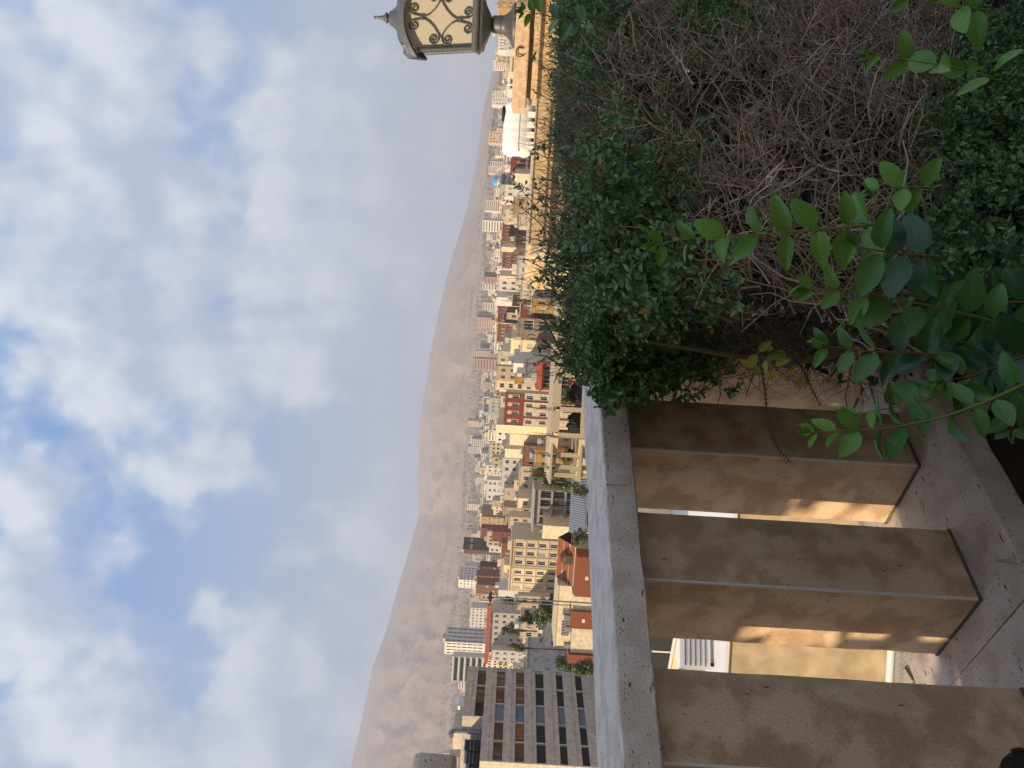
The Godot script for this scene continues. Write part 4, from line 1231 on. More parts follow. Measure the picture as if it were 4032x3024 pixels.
	# roof furniture
	if style != "open" and W > 2.5:
		var hw := minf(W * 0.34, 3.2)
		var hx := rng.randf_range(-W / 2 + hw * 0.6, W / 2 - hw * 0.6)
		boxpart("stair_hut", Vector3(hx - hw / 2, H - 0.35, -dep * 0.75), Vector3(hx + hw / 2, H + rng.randf_range(0.8, 1.7), -dep * 0.4), mats[["white", "cream", "grey"][rng.randi() % 3]], t)
		for q in 2 + int(near):
			var cx := rng.randf_range(-W / 2 + 0.5, W / 2 - 0.5)
			var c := MB.new()
			if rng.randf() < 0.5:
				c.box(Vector3(cx - 0.45, H - 0.35, -1.8), Vector3(cx + 0.45, H + 0.55, -1.0))
				part("cooler_box", c, mats["metal"], t)
			else:
				c.tube([Vector3(cx, H - 0.35, -2.5), Vector3(cx, H + rng.randf_range(0.8, 2.2), -2.5)], 0.07, 0.07, 6)
				part("vent_pipe", c, mats["metal"], t)

const LANDMARKS := [["dark brown glass tower", "dark brown glass tower"], ["stepped white tower at", "stepped white tower"], ["tan tower with", "tan gridded tower"], ["block of green glass", "green glass block"], ["tall white slab", "white slab tower"], ["grey apartment house", "orange roof edge"], ["ornate cream", "ornate mansion"], ["unfinished concrete building with", "unfinished building"], ["ivory house with a red", "brick topped house"], ["coral red balcony", "coral balconies"], ["large glazed", "large window house"], ["bright white block with", "bright white block"], ["pale ribbed", "pale ribbed apartments"], ["yellow brick house", "yellow brick house"], ["white shuttered", "shuttered brick house"], ["three columns of white framed", "white framed pale house"], ["slim cream stair", "slim cream stair tower"], ["ribbon windows under", "slate office"], ["tall white tower right", "tall white tower"], ["right one of a pair", "long red brown block"], ["tall blue grey glass", "blue grey glass block"], ["blue ribbon windows beside", "house with blue ribbons"], ["lone white tower", "lone white tower"], ["sand tower left", "sand tower"], ["brown framed block", "green windowed brown block"], ["seven window", "seven column white block"], ["tan panelled", "tan panelled house"], ["low tan house", "spiky hedge shoots"]]

func city_fill() -> void:
	# prototypes of plain houses for the hazy part of the town
	var protos := []
	var keys := ["white", "cream", "ivory", "beige", "sand", "grey", "redbrown", "tan"]
	var names := ["white", "cream", "ivory", "beige", "sand coloured", "grey", "red brown", "tan"]
	for i in keys.size():
		var t := Node3D.new()
		var W := 10.0
		var H := 16.0
		var mb := MB.new()
		var ps := facade(mb, Vector3(-W / 2, 0, 0), Vector3.RIGHT, Vector3.BACK, W, H, 3 + i % 3, 5, 3.0, 1.1, 1.4, 0.8, 0.6, 0.3)
		var p2 := facade(mb, Vector3(W / 2, 0, 0), Vector3.FORWARD, Vector3.RIGHT, W, H, 3, 5, 3.0, 1.1, 1.4, 0.8, 0.6, 0.3)
		mb.quad(Vector3(-W / 2, 0, 0), Vector3(-W / 2, 0, -W), Vector3(-W / 2, H, -W), Vector3(-W / 2, H, 0), Vector3.LEFT)
		mb.quad(Vector3(-W / 2, 0, -W), Vector3(W / 2, 0, -W), Vector3(W / 2, H, -W), Vector3(-W / 2, H, -W), Vector3.FORWARD)
		part("wall", mb, mats[keys[i]], t)
		boxpart("roof", Vector3(-W / 2 + 0.01, H - 0.6, -W + 0.01), Vector3(W / 2 - 0.01, H - 0.4, -0.01), mats["roof"], t)
		var g := MB.new()
		for p in ps: g.box(p + Vector3(-0.5, -0.65, 0.02), p + Vector3(0.5, 0.65, 0.06))
		for p in p2: g.box(p + Vector3(0.02, -0.65, -0.5), p + Vector3(0.06, 0.65, 0.5))
		part("panes", g, mats["glass_d"], t, true)
		boxpart("stair_hut", Vector3(-2.5, H - 0.4, -6), Vector3(0.5 + i * 0.2, H + 1.4, -3), mats[keys[(i + 2) % 6]], t)
		protos.append(t)
	var cnt := 0
	for tries in 9000:
		if cnt >= 205: break
		var az := deg_to_rad(rng.randf_range(-27.5, 26.5))
		var r := rng.randf_range(120.0, 1150.0)
		if tries % 3 == 0: r = rng.randf_range(330.0, 800.0)
		var x := sin(az) * r
		var z := -cos(az) * r
		if r < 240.0 and (az < deg_to_rad(-17.0) or az > deg_to_rad(9.0)): continue
		var ok := true
		for p in placed:
			var need: float = 8.0 + p.y * 0.55
			if Vector2(p.x - x, p.z - z).length_squared() < need * need:
				ok = false
				break
		if not ok: continue
		if r < 130.0 and x > -16.0 and x < 18.0: continue
		placed.append(Vector3(x, 9.0, z))
		var k := rng.randi() % keys.size()
		if rng.randf() < 0.6: k = rng.randi() % 3
		var o: Node3D = protos[k].duplicate()
		o.name = numbered("town_house")
		add_child(o)
		var gy := ground(x, z) - 1.0
		var hh := rng.randf_range(9.0, 19.0)
		if r < 300.0: hh = rng.randf_range(7.0, 10.5)
		elif r < 420.0: hh = rng.randf_range(8.0, 13.0)
		o.transform = Transform3D(Basis(Vector3.UP, deg_to_rad(rng.randf_range(-32.0, 6.0))) * Basis.from_scale(Vector3(rng.randf_range(0.7, 1.3), hh / 16.0, 1.0)), Vector3(x, gy, z))
		var best := []
		var bd := 1e9
		var ad := rad_to_deg(az)
		var ed := rad_to_deg(atan2(gy + hh - 3.0, r))
		for q in marks:
			var dd: float = pow(ad - q[0], 2.0) + 2.0 * pow(ed - q[1], 2.0)
			if dd < bd:
				bd = dd
				best = q
		var rel := ("behind" if r > best[2] else "in front of") if absf(ad - best[0]) < 0.5 else ("left of" if ad < best[0] else "right of")
		var size := "tall" if hh > 15.0 else ("low" if hh < 11.0 else "middling")
		var wide := "narrow" if o.transform.basis.x.length() < 0.9 else ("broad" if o.transform.basis.x.length() > 1.12 else "plain")
		var lab := "%s %s %s house %s the %s" % [size, wide, names[k], rel, best[3]]
		if r > 600.0: lab += ", in the haze"
		tag(o, lab, "building", "plain flat roofed houses of the town")
		cnt += 1
	for p in protos: p.free()
	# the far part of the town reads as one mass
	var mb := MB.new()
	var pal := [Color(0.62, 0.55, 0.45), Color(0.7, 0.66, 0.58), Color(0.55, 0.45, 0.34), Color(0.5, 0.47, 0.44), Color(0.4, 0.28, 0.22), Color(0.66, 0.58, 0.46)]
	for i in 3400:
		var az := rng.randf_range(-31.0, 31.0)
		var r := sqrt(rng.randf_range(800.0 * 800.0, 2650.0 * 2650.0))
		var x := sin(deg_to_rad(az)) * r
		var z := -cos(deg_to_rad(az)) * r
		if nz2.get_noise_2d(x * 0.9, z * 0.9) < -0.12: continue
		if r > 1500.0 + 900.0 * (0.5 + nz.get_noise_2d(az * 14.0, 40.0)): continue
		var w := rng.randf_range(8.0, 18.0)
		var h := rng.randf_range(7.0, 17.0)
		if rng.randf() < 0.05: h = rng.randf_range(20.0, 38.0)
		var bs := Basis(Vector3.UP, deg_to_rad(rng.randf_range(-40.0, 8.0)))
		var at := Vector3(x, ground(x, z) - 2.0, z)
		var col: Color = pal[rng.randi() % 6] * rng.randf_range(0.8, 1.1)
		mb.box(Vector3(-w / 2, 0, -6), Vector3(w / 2, h, 6), col, bs, at)
		for f in int(h / 3.4):
			mb.box(Vector3(-w / 2 + 1.0, h - 2.4 - f * 3.4, 5.5), Vector3(w / 2 - 1.0, h - 1.0 - f * 3.4, 6.04), Color(0.12, 0.12, 0.13), bs, at)
	var far := part("distant_town", mb, mats["vert"], self, true)
	tag(far, "hazy mass of far pale buildings spreading to the foot of the mountains", "town")
	# blue dome
	var d := thing("domed_hall", "hall with a bright blue dome in the far town", "building", Vector3(228.8, 8.0, -900.0))
	var b := MB.new()
	b.lathe([[6.6, 0.0], [6.6, 21.5], [6.9, 21.6], [6.9, 22.4]], 28)
	part("drum", b, mats["ivory"], d)
	b = MB.new()
	b.lathe([[6.7, 22.4], [6.8, 23.6], [6.2, 25.2], [4.8, 26.6], [2.8, 27.7], [0.8, 28.3], [0.1, 29.2]], 28)
	part("dome", b, mats["bluedome"], d)

# crown of a tree from small leaf sprays spread through lumpy clusters
func crown_mesh(sd: int, count: int, tall: float) -> ArrayMesh:
	var r := RandomNumberGenerator.new()
	r.seed = sd
	var b := MB.new()
	var blobs := []
	for i in 13:
		var a := r.randf() * TAU
		var h := r.randf_range(-0.75, 0.9)
		var rad := sqrt(maxf(0.05, 1.0 - h * h)) * r.randf_range(0.35, 0.8)
		blobs.append([Vector3(cos(a) * rad, h * tall, sin(a) * rad), r.randf_range(0.32, 0.52)])
	for i in count:
		var bl: Array = blobs[r.randi() % blobs.size()]
		var d := Vector3(r.randfn(), r.randfn(), r.randfn()).normalized()
		var p: Vector3 = bl[0] + d * bl[1] * pow(r.randf(), 0.35)
		var u := Vector3(r.randfn(), r.randfn(), r.randfn()).normalized()
		var w := d.cross(u).normalized()
		var n := (d + 0.5 * Vector3(r.randfn(), r.randfn(), r.randfn())).normalized()
		var s := r.randf_range(0.045, 0.095)
		var k := r.randf_range(0.65, 1.35)
		var col := Color(0.085 * k, 0.12 * k, 0.034 * k)
		if r.randf() < 0.2: col = Color(0.16 * k, 0.17 * k, 0.04 * k)
		b.quad(p - u * s, p + w * s * 0.7, p + u * s, p - w * s * 0.7, n, col)
	return b.mesh(mats["leafv"])

# crown centre, crown half width, crown half height, form, label
const TREES := [
	[Vector3(-33.868, -7.186, -120.000), 2.85, 1.70, 0, "broad sunlit tree behind the sandstone wall and the poles"],
	[Vector3(-44.054, -6.043, -150.000), 1.54, 1.83, 1, "dark leafy tree above the broad sunlit tree"],
	[Vector3(-38.894, -10.311, -112.000), 1.66, 1.73, 2, "dark green tree left of the tiled house"],
	[Vector3(-35.250, -11.233, -100.000), 1.29, 1.41, 0, "bright green tree between the tiled house and the office block"],
	[Vector3(-57.472, -3.007, -210.000), 1.21, 2.29, 1, "dark narrow tree behind the cream wing"],
	[Vector3(-63.656, -3.515, -205.000), 1.58, 2.24, 2, "small tree in front of the grey apartment house"],
	[Vector3(-63.180, -4.913, -190.000), 1.22, 2.08, 0, "small tree beside the blue grey house"],
	[Vector3(-14.090, -5.533, -128.000), 1.07, 1.56, 1, "yellowish tree above the left corner of the concrete frame"],
	[Vector3(-13.408, -7.310, -110.000), 1.13, 2.12, 2, "dense tree left of the concrete frame"],
	[Vector3(-11.874, -8.462, -92.000), 0.95, 0.89, 0, "light leafy tree in front of the corrugated roof"],
	[Vector3(-18.387, -9.576, -98.000), 1.45, 0.88, 2, "dark tree right of the tiled house"],
	[Vector3(-8.894, -8.435, -105.000), 1.35, 1.35, 0, "green tree seen through the left bays of the concrete frame"],
	[Vector3(-1.313, -8.585, -118.000), 1.52, 1.52, 1, "green tree seen through the middle bay of the concrete frame"],
	[Vector3(3.250, -8.694, -118.000), 1.52, 1.52, 2, "green tree seen through the right bay of the concrete frame"],
	[Vector3(-0.339, -6.776, -128.000), 1.07, 1.07, 0, "bush like tree top behind the coral balconies"],
	[Vector3(-22.512, -9.495, -150.000), 0.77, 0.96, 0, "small tree beside the unfinished building"],
]

func trees() -> void:
	var forms := [crown_mesh(1, 2600, 1.0), crown_mesh(2, 2600, 1.15), crown_mesh(3, 2600, 0.9)]
	for e in TREES:
		var c: Vector3 = e[0]
		var g := minf(ground(c.x, c.z), c.y - e[2] - 0.5)
		var t := thing("garden_tree", e[4], "tree", Vector3(c.x, g, c.z), Basis.IDENTITY, "garden trees among the houses")
		var b := MB.new()
		var h: float = c.y - g
		b.tube([Vector3(0, -0.5, 0), Vector3(0.1, h * 0.5, 0.05), Vector3(-0.05, h * 0.9, 0.0), Vector3(0, h + e[2] * 0.5, 0)], 0.28, 0.06, 8)
		for q in 5:
			var a := TAU * q / 5.0 + 0.4
			b.tube([Vector3(0, h * 0.75, 0), Vector3(cos(a) * e[1] * 0.3, h * 0.95, sin(a) * e[1] * 0.3), Vector3(cos(a) * e[1] * 0.7, h + e[2] * 0.3, sin(a) * e[1] * 0.7)], 0.1, 0.03, 6)
		part("trunk", b, mats["bark"], t)
		var cr := part_mesh("crown", forms[e[3]], t, false)
		cr.position = Vector3(0, h, 0)
		cr.scale = Vector3(e[1], e[2], e[1])
		cr.rotation.y = c.x
	# tree added beside the house, outside the view: it thins the low sun that reaches under the handrail
	var sh := thing("added_shade_tree", "leafy tree added beside the house wall, outside the view, to dapple the sun", "tree", RAIL * Vector3(-1.7, -8.0, -2.6))
	var tb := MB.new()
	tb.tube([Vector3(0, -0.3, 0), Vector3(0.1, 4.0, 0.05), Vector3(0.0, 8.6, 0.0)], 0.16, 0.03, 8)
	part("trunk", tb, mats["bark"], sh)
	var sc := part_mesh("crown", crown_mesh(5, 330, 1.0), sh)
	sc.position = Vector3(0, 8.3, 0)
	sc.scale = Vector3(0.8, 0.75, 0.8)
	# far trees between the houses and on the lower slopes: one mass
	var mm := MultiMesh.new()
	mm.transform_format = MultiMesh.TRANSFORM_3D
	mm.mesh = crown_mesh(9, 260, 1.0)
	var tf := []
	for i in 9000:
		var az := rng.randf_range(-30.0, 30.0)
		var r := sqrt(rng.randf_range(260.0 * 260.0, 2900.0 * 2900.0))
		var x := sin(deg_to_rad(az)) * r
		var z := -cos(deg_to_rad(az)) * r
		if nz2.get_noise_2d(x * 0.9, z * 0.9) > -0.02 and rng.randf() < 0.75: continue
		var bad := false
		if r < 1200.0:
			for p in placed:
				if absf(p.x - x) < 7.0 + p.y * 0.5 and absf(p.z - z) < 13.0:
					bad = true
					break
		if bad: continue
		var s := rng.randf_range(2.2, 4.6)
		tf.append(Transform3D(Basis(Vector3.UP, rng.randf() * TAU) * Basis.from_scale(Vector3(s, s * 1.1, s)), Vector3(x, ground(x, z) + s * 1.0, z)))
	for i in 16000:
		var az := rng.randf_range(-30.0, 30.0)
		var r := rng.randf_range(2450.0, 4600.0)
		var x := sin(deg_to_rad(az)) * r
		var z := -cos(deg_to_rad(az)) * r
		if nz2.get_noise_2d(x * 0.55 + 800.0, z * 0.55) < 0.08 + 0.00014 * (r - 2450.0) + 0.16 * rng.randf(): continue
		var s := rng.randf_range(2.0, 4.5)
		tf.append(Transform3D(Basis.from_scale(Vector3(s, s * 0.8, s)), Vector3(x, ground(x, z) + s * 0.5, z)))
	mm.instance_count = tf.size()
	for i in tf.size(): mm.set_instance_transform(i, tf[i])
	var mi := MultiMeshInstance3D.new()
	mi.multimesh = mm
	mi.name = "distant_trees"
	add_child(mi)
	mi.set_meta("kind", "stuff")
	tag(mi, "scattered dark green trees between the far houses and on the lower slopes", "trees")

# ---- the hedge (rail space: s along, q outwards, y up) ----
func green_at(s: float, y: float) -> float:
	var k := nz.get_noise_2d(s * 260.0, y * 260.0) * 0.12
	var g := 0.0
	g = maxf(g, smoothstep(-0.44, -0.32, y + k) * smoothstep(1.85, 1.62, s + k))
	if s > 2.45: g = maxf(g, smoothstep(-0.36, -0.24, y + k))
	else: g = maxf(g, 0.4 * smoothstep(-0.27, -0.2, y + k))
	g = maxf(g, smoothstep(-0.74, -0.9, y + 0.5 * (s - 1.5) + k))
	g = maxf(g, smoothstep(1.0, 0.5, pow((s - 2.72) / 0.26, 2.0) + pow((y + 0.62) / 0.17, 2.0)))
	g = maxf(g, 0.5 * smoothstep(1.0, 0.5, pow((s - 1.95) / 0.14, 2.0) + pow((y + 0.42) / 0.10, 2.0)))
	return g

func leaf_small(b: MB, p: Vector3, d: Vector3, n: Vector3, L: float, W: float, col: Color) -> void:
	var sd := d.cross(n).normalized()
	var m := p + d * L * 0.5 - n * L * 0.06
	var tip := p + d * L - n * L * 0.16
	var l1 := p + d * L * 0.32 + sd * W * 0.5 + n * L * 0.05
	var l2 := p + d * L * 0.68 + sd * W * 0.42 + n * L * 0.02
	var r1 := p + d * L * 0.32 - sd * W * 0.5 + n * L * 0.05
	var r2 := p + d * L * 0.68 - sd * W * 0.42 + n * L * 0.02
	var nl := (n - sd * 0.3).normalized()
	var nr := (n + sd * 0.3).normalized()
	var k := b.v.size()
	b.v.append_array(PackedVector3Array([p, l1, l2, tip, m, p, r1, r2, tip, m]))
	b.n.append_array(PackedVector3Array([nl, nl, nl, nl, nl, nr, nr, nr, nr, nr]))
	for i in 10:
		b.c.append(col); b.uv.append(Vector2.ZERO)
	b.ix.append_array(PackedInt32Array([k, k + 4, k + 1, k + 1, k + 4, k + 2, k + 2, k + 4, k + 3, k + 5, k + 6, k + 9, k + 6, k + 7, k + 9, k + 7, k + 8, k + 9]))

func sprig(lv: MB, tw: MB, p: Vector3, d: Vector3, L: float, leaf: float, pairs: int, tone: float, open := 0.8) -> void:
	var side := d.cross(Vector3(rng.randfn(), rng.randfn(), rng.randfn())).normalized()
	var bend := Vector3(rng.randfn(), rng.randfn() + 0.3, rng.randfn()) * 0.25
	var pts := [p, p + d * L * 0.5, p + (d + bend * 0.5).normalized() * L]
	tw.tube(pts, 0.0012, 0.0006, 3, Color(0.13, 0.10, 0.065))
	for i in pairs:
		var t := (i + 0.6) / pairs
		var q: Vector3 = pts[0].lerp(pts[1], t * 2.0) if t < 0.5 else pts[1].lerp(pts[2], t * 2.0 - 1.0)
		var ax := side.rotated(d, i * 1.5 + rng.randf() * 0.5)
		for s in [-1.0, 1.0]:
			var ld: Vector3 = (d * (0.55 + 0.5 * t) + ax * s * open + Vector3(0, 0.1, 0)).normalized()
			var n: Vector3 = (d * 0.8 - ax * s * 0.55 + Vector3(rng.randfn(), rng.randfn(), rng.randfn()) * 0.25)
			n = (n - ld * n.dot(ld)).normalized()
			var k := tone * rng.randf_range(0.7, 1.3)
			var col := Color(0.125 * k, 0.24 * k, 0.125 * k)
			if t > 0.75: col = Color(0.17 * k, 0.30 * k, 0.11 * k)
			if rng.randf() < 0.025: col = Color(0.30 * k, 0.19 * k, 0.05 * k)
			var ll := leaf * rng.randf_range(0.7, 1.15) * (1.0 - 0.3 * t)
			leaf_small(lv, q, ld, n, ll, ll * 0.52, col)

func twig(b: MB, p: Vector3, d: Vector3, L: float, r: float, col: Color, forks: int) -> void:
	var pts := [p]
	var dd := d
	var seg := 4
	for i in seg:
		dd = (dd + Vector3(rng.randfn(), rng.randfn(), rng.randfn()) * 0.2).normalized()
		pts.append(pts[i] + dd * L / seg)
	b.tube(pts, r, r * 0.45, 3, col)
	for f in forks:
		var k := 1 + rng.randi() % (seg - 1)
		var fd := (dd + Vector3(rng.randfn(), rng.randfn(), rng.randfn()) * 0.75).normalized()
		twig(b, pts[k], fd, L * rng.randf_range(0.3, 0.6), r * 0.6, col * rng.randf_range(0.85, 1.2), 0)

func hedge_top(s: float, q: float) -> float:
	return -0.155 - 0.05 * smoothstep(1.6, 1.8, s) * smoothstep(3.1, 2.7, s) + 0.09 * nz.get_noise_2d(s * 190.0, q * 190.0) + 0.03 * smoothstep(1.9, 1.6, s) + 0.035 * nz2.get_noise_2d(s * 1500.0, q * 1500.0) - 0.12 * smoothstep(1.55, 1.25, s) - 0.25 * smoothstep(1.35, 1.75, q)

func hedge() -> void:
	var t := thing("hedge", "half dead clipped hedge with bare brown twigs and small green leaves", "hedge", Vector3(0, 0, 0), RAIL)
	var tw := MB.new()
	var lv := MB.new()
	var inner := MB.new()
	var old := MB.new()
	# outer shell of dry twigs and leafy sprigs
	for i in 33000:
		var s := rng.randf_range(1.02, 3.6)
		var y := rng.randf_range(-1.75, -0.14)
		var q := 0.80 + 0.09 * nz.get_noise_2d(s * 150.0, y * 150.0) + absf(rng.randfn(0.0, 0.085))
		var edge := 1.17 + (q - 0.85) * 0.6 + 0.08 * nz2.get_noise_2d(y * 2500.0, 9.0)
		if y < -0.75: edge += 0.12
		if s < edge: continue
		if y > hedge_top(s, q): continue
		var g := green_at(s, y)
		var p := Vector3(s, y, -q)
		var outw := Vector3(rng.randfn() * 0.55 - 0.1, 0.55 + rng.randfn() * 0.5, 0.55 + rng.randfn() * 0.35).normalized()
		if rng.randf() < g:
			if rng.randf() < 0.34:
				sprig(lv, tw, p, outw, rng.randf_range(0.035, 0.08), rng.randf_range(0.020, 0.027), 4 + rng.randi() % 3, 1.0)
		else:
			if rng.randf() < 0.22:
				var k := rng.randf_range(0.45, 1.3)
				var col := Color(0.48 * k, 0.36 * k, 0.28 * k)
				if rng.randf() < 0.3: col = Color(0.52 * k, 0.46 * k, 0.4 * k)
				if rng.randf() < 0.18: col = Color(0.56 * k, 0.38 * k, 0.24 * k)
				var rr := rng.randf_range(0.0011, 0.0024) if rng.randf() < 0.9 else rng.randf_range(0.0026, 0.0042)
				twig(tw, p - outw * 0.05, outw, rng.randf_range(0.08, 0.2), rr, col, rng.randi() % 3)
	# top of the hedge, reaching over the handrail
	for i in 5200:
		var s := rng.randf_range(1.22, 3.9)
		var q := rng.randf_range(0.86, 1.66)
		var edge := 1.26 + (q - 0.85) * 0.62
		if s < edge: continue
		var y := hedge_top(s, q) - absf(rng.randfn(0.0, 0.05))
		var outw := Vector3(rng.randfn() * 0.4 - 0.1, 0.9, rng.randfn() * 0.4 + 0.25).normalized()
		if rng.randf() < 0.72 - 0.25 * smoothstep(1.75, 1.95, s) * smoothstep(3.0, 2.7, s):
			sprig(lv, tw, Vector3(s, y, -q), outw, rng.randf_range(0.04, 0.09), rng.randf_range(0.020, 0.026), 4 + rng.randi() % 3, 1.0)
		else:
			twig(tw, Vector3(s, y, -q), outw, rng.randf_range(0.08, 0.2), 0.0012, Color(0.2, 0.15, 0.115) * rng.randf_range(0.7, 1.3), 1)
	# left end: leaves hang over the handrail, dry twigs below
	for i in 2500:
		var q := rng.randf_range(0.9, 1.40)
		var y := rng.randf_range(-0.95, -0.15)
		var s := 1.24 + (q - 0.85) * 0.62 + absf(rng.randfn(0.0, 0.07)) + 0.05 * nz2.get_noise_2d(y * 2500.0, q * 900.0)
		var outw := Vector3(-0.7 + rng.randfn() * 0.4, 0.25 + rng.randfn() * 0.5, 0.45 + rng.randfn() * 0.3).normalized()
		var hang := -0.40 - 0.12 * nz.get_noise_2d(s * 300.0, q * 300.0)
		if y > hang:
			if rng.randf() < 0.95: sprig(lv, tw, Vector3(s, y, -q), outw, rng.randf_range(0.04, 0.085), rng.randf_range(0.019, 0.025), 5, 1.0)
		elif rng.randf() < 0.55:
			twig(tw, Vector3(s + 0.03, y, -q), outw, rng.randf_range(0.06, 0.16), rng.randf_range(0.0006, 0.0013), Color(0.19, 0.145, 0.115) * rng.randf_range(0.7, 1.2), 1)
	# bunch that droops in front of the handrail
	for i in 420:
		var u := rng.randf()
		var s := 1.33 + 0.2 * rng.randf() + 0.05 * u
		var y := lerpf(-0.2, -0.52, u)
		var q := 1.30 - 0.06 * rng.randf() - 0.03 * u
		if rng.randf() < u * 0.5: continue
		sprig(lv, tw, Vector3(s + 0.08 * u * rng.randf(), y, -q), Vector3(-0.5 + rng.randfn() * 0.3, 0.1 + rng.randfn() * 0.4, 0.6).normalized(), rng.randf_range(0.035, 0.07), 0.022, 5, 1.0)
	# dense inside: branches and leaves coloured dark in place of shade
	for i in 5200:
		var s := rng.randf_range(1.3, 3.9)
		var y := rng.randf_range(-1.65, -0.24)
		var q := rng.randf_range(0.98, 1.36)
		if s < 1.3 + (q - 0.85) * 0.62: continue
		var d := Vector3(rng.randfn(), rng.randfn() + 0.8, rng.randfn()).normalized()
		if i % 3 == 0:
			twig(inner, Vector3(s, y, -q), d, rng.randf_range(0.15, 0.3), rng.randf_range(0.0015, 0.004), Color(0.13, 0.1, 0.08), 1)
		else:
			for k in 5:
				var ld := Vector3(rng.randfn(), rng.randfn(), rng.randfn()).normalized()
				leaf_small(old, Vector3(s, y, -q) + ld * 0.03, ld, ld.cross(d).normalized(), 0.034, 0.022, Color(0.036, 0.058, 0.03) * rng.randf_range(0.7, 1.2))  # the hedge's inner shade is put into this leaf colour
	for i in 9:
		var s := 1.4 + i * 0.28
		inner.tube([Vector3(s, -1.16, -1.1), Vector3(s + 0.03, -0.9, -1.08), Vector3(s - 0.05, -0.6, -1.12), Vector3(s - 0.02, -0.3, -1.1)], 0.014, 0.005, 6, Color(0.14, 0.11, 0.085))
	# shoots that stand up above the clipped top: root, tip
	for e in SPIKES:
		var a: Vector3 = RAIL.inverse() * e[0]
		var b: Vector3 = RAIL.inverse() * e[1]
		var mid := (a + b) * 0.5 + Vector3(rng.randfn(), rng.randfn(), rng.randfn()) * 0.008
		tw.tube([a, mid, b], 0.0022, 0.0008, 4, Color(0.16, 0.10, 0.07))
		var cnt := int((b - a).length() / 0.012)
		for k in cnt:
			var u := float(k) / cnt
			var p: Vector3 = a.lerp(mid, u * 2.0) if u < 0.5 else mid.lerp(b, u * 2.0 - 1.0)
			if rng.randf() < e[2]:
				sprig(lv, tw, p, ((b - a).normalized() * 0.6 + Vector3(rng.randfn(), rng.randfn(), rng.randfn()) * 0.6).normalized(), 0.028, 0.018, 2, 0.9)
			elif rng.randf() < 0.3:
				twig(tw, p, Vector3(rng.randfn(), rng.randfn() + 0.5, rng.randfn()).normalized(), 0.04, 0.0007, Color(0.17, 0.11, 0.08), 0)
	part("dry_twigs", tw, mats["twig"], t, true)
	part("small_leaves", lv, mats["leafv"], t, true)
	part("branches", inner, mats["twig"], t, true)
	part("darkened_leaves", old, mats["leafv"], t, true)

const SPIKES := [
	[Vector3(0.363, -0.123, -2.100), Vector3(0.569, 0.035, -2.200), 0.55],
	[Vector3(0.379, -0.102, -2.100), Vector3(0.498, 0.027, -2.150), 0.40],
	[Vector3(0.430, -0.112, -2.150), Vector3(0.589, -0.019, -2.250), 0.15],
	[Vector3(0.458, -0.121, -2.150), Vector3(0.548, -0.052, -2.200), 0.10],
	[Vector3(0.512, -0.128, -2.200), Vector3(0.707, -0.035, -2.300), 0.35],
	[Vector3(0.646, -0.127, -2.300), Vector3(0.805, -0.005, -2.400), 0.20],
	[Vector3(0.667, -0.119, -2.300), Vector3(0.706, -0.027, -2.400), 0.45],
	[Vector3(0.727, -0.119, -2.350), Vector3(0.832, -0.034, -2.500), 0.15],
	[Vector3(0.850, -0.103, -2.400), Vector3(0.942, 0.008, -2.500), 0.10],
	[Vector3(0.873, -0.106, -2.400), Vector3(1.081, 0.002, -2.600), 0.15],
	[Vector3(0.260, -0.135, -2.000), Vector3(0.328, -0.010, -2.050), 0.30],
	[Vector3(0.220, -0.112, -2.000), Vector3(0.236, -0.047, -2.000), 0.50],
	[Vector3(0.116, -0.134, -1.950), Vector3(0.175, -0.067, -1.950), 0.70],
	[Vector3(0.065, -0.124, -1.950), Vector3(0.118, -0.065, -1.950), 0.60],
	[Vector3(0.051, -0.116, -1.900), Vector3(0.074, -0.044, -1.900), 0.40],
	[Vector3(0.052, -0.154, -1.850), Vector3(0.003, -0.182, -1.800), 0.30],
	[Vector3(0.075, -0.135, -1.850), Vector3(0.007, -0.097, -1.850), 0.55],
	[Vector3(0.982, -0.114, -2.500), Vector3(1.053, -0.024, -2.600), 0.30],
	[Vector3(0.758, -0.158, -2.300), Vector3(0.839, -0.054, -2.400), 0.30],
	[Vector3(0.539, -0.105, -2.200), Vector3(0.611, -0.041, -2.300), 0.40],
	[Vector3(0.120, -0.096, -1.950), Vector3(0.177, -0.045, -1.950), 0.60],
]

# one broad leaf of unit length along +y, blade facing +z
func big_leaf(fold: float, curl: float, wid: float) -> ArrayMesh:
	var b := MB.new()
	var rows := 9
	for i in rows + 1:
		var t := float(i) / rows
		var w := wid * 0.5 * pow(sin(PI * pow(t, 0.78)), 0.85) * (1.0 if i > 0 and i < rows else 0.0)
		for j in 5:
			var x := (j - 2) / 2.0
			var z := fold * absf(x) * w - curl * t * t + 0.012 * sin(t * 21.0) * absf(x)
			b.v.append(Vector3(x * w, t * (1.0 - 0.25 * curl), z))
			b.uv.append(Vector2(0.5 + x * 0.5, t)); b.c.append(Color.WHITE); b.n.append(Vector3.BACK)
	for i in rows:
		for j in 4:
			var k := i * 5 + j
			b.ix.append_array(PackedInt32Array([k, k + 5, k + 1, k + 1, k + 5, k + 6]))
	for i in rows + 1:
		for j in 5:
			var k := i * 5 + j
			var e := b.v[i * 5 + mini(j + 1, 4)] - b.v[i * 5 + maxi(j - 1, 0)]
			var f := b.v[mini(i + 1, rows) * 5 + j] - b.v[maxi(i - 1, 0) * 5 + j]
			var n := e.cross(f)
			b.n[k] = n.normalized() if n.length() > 1e-9 else Vector3.BACK
	return b.mesh(null)

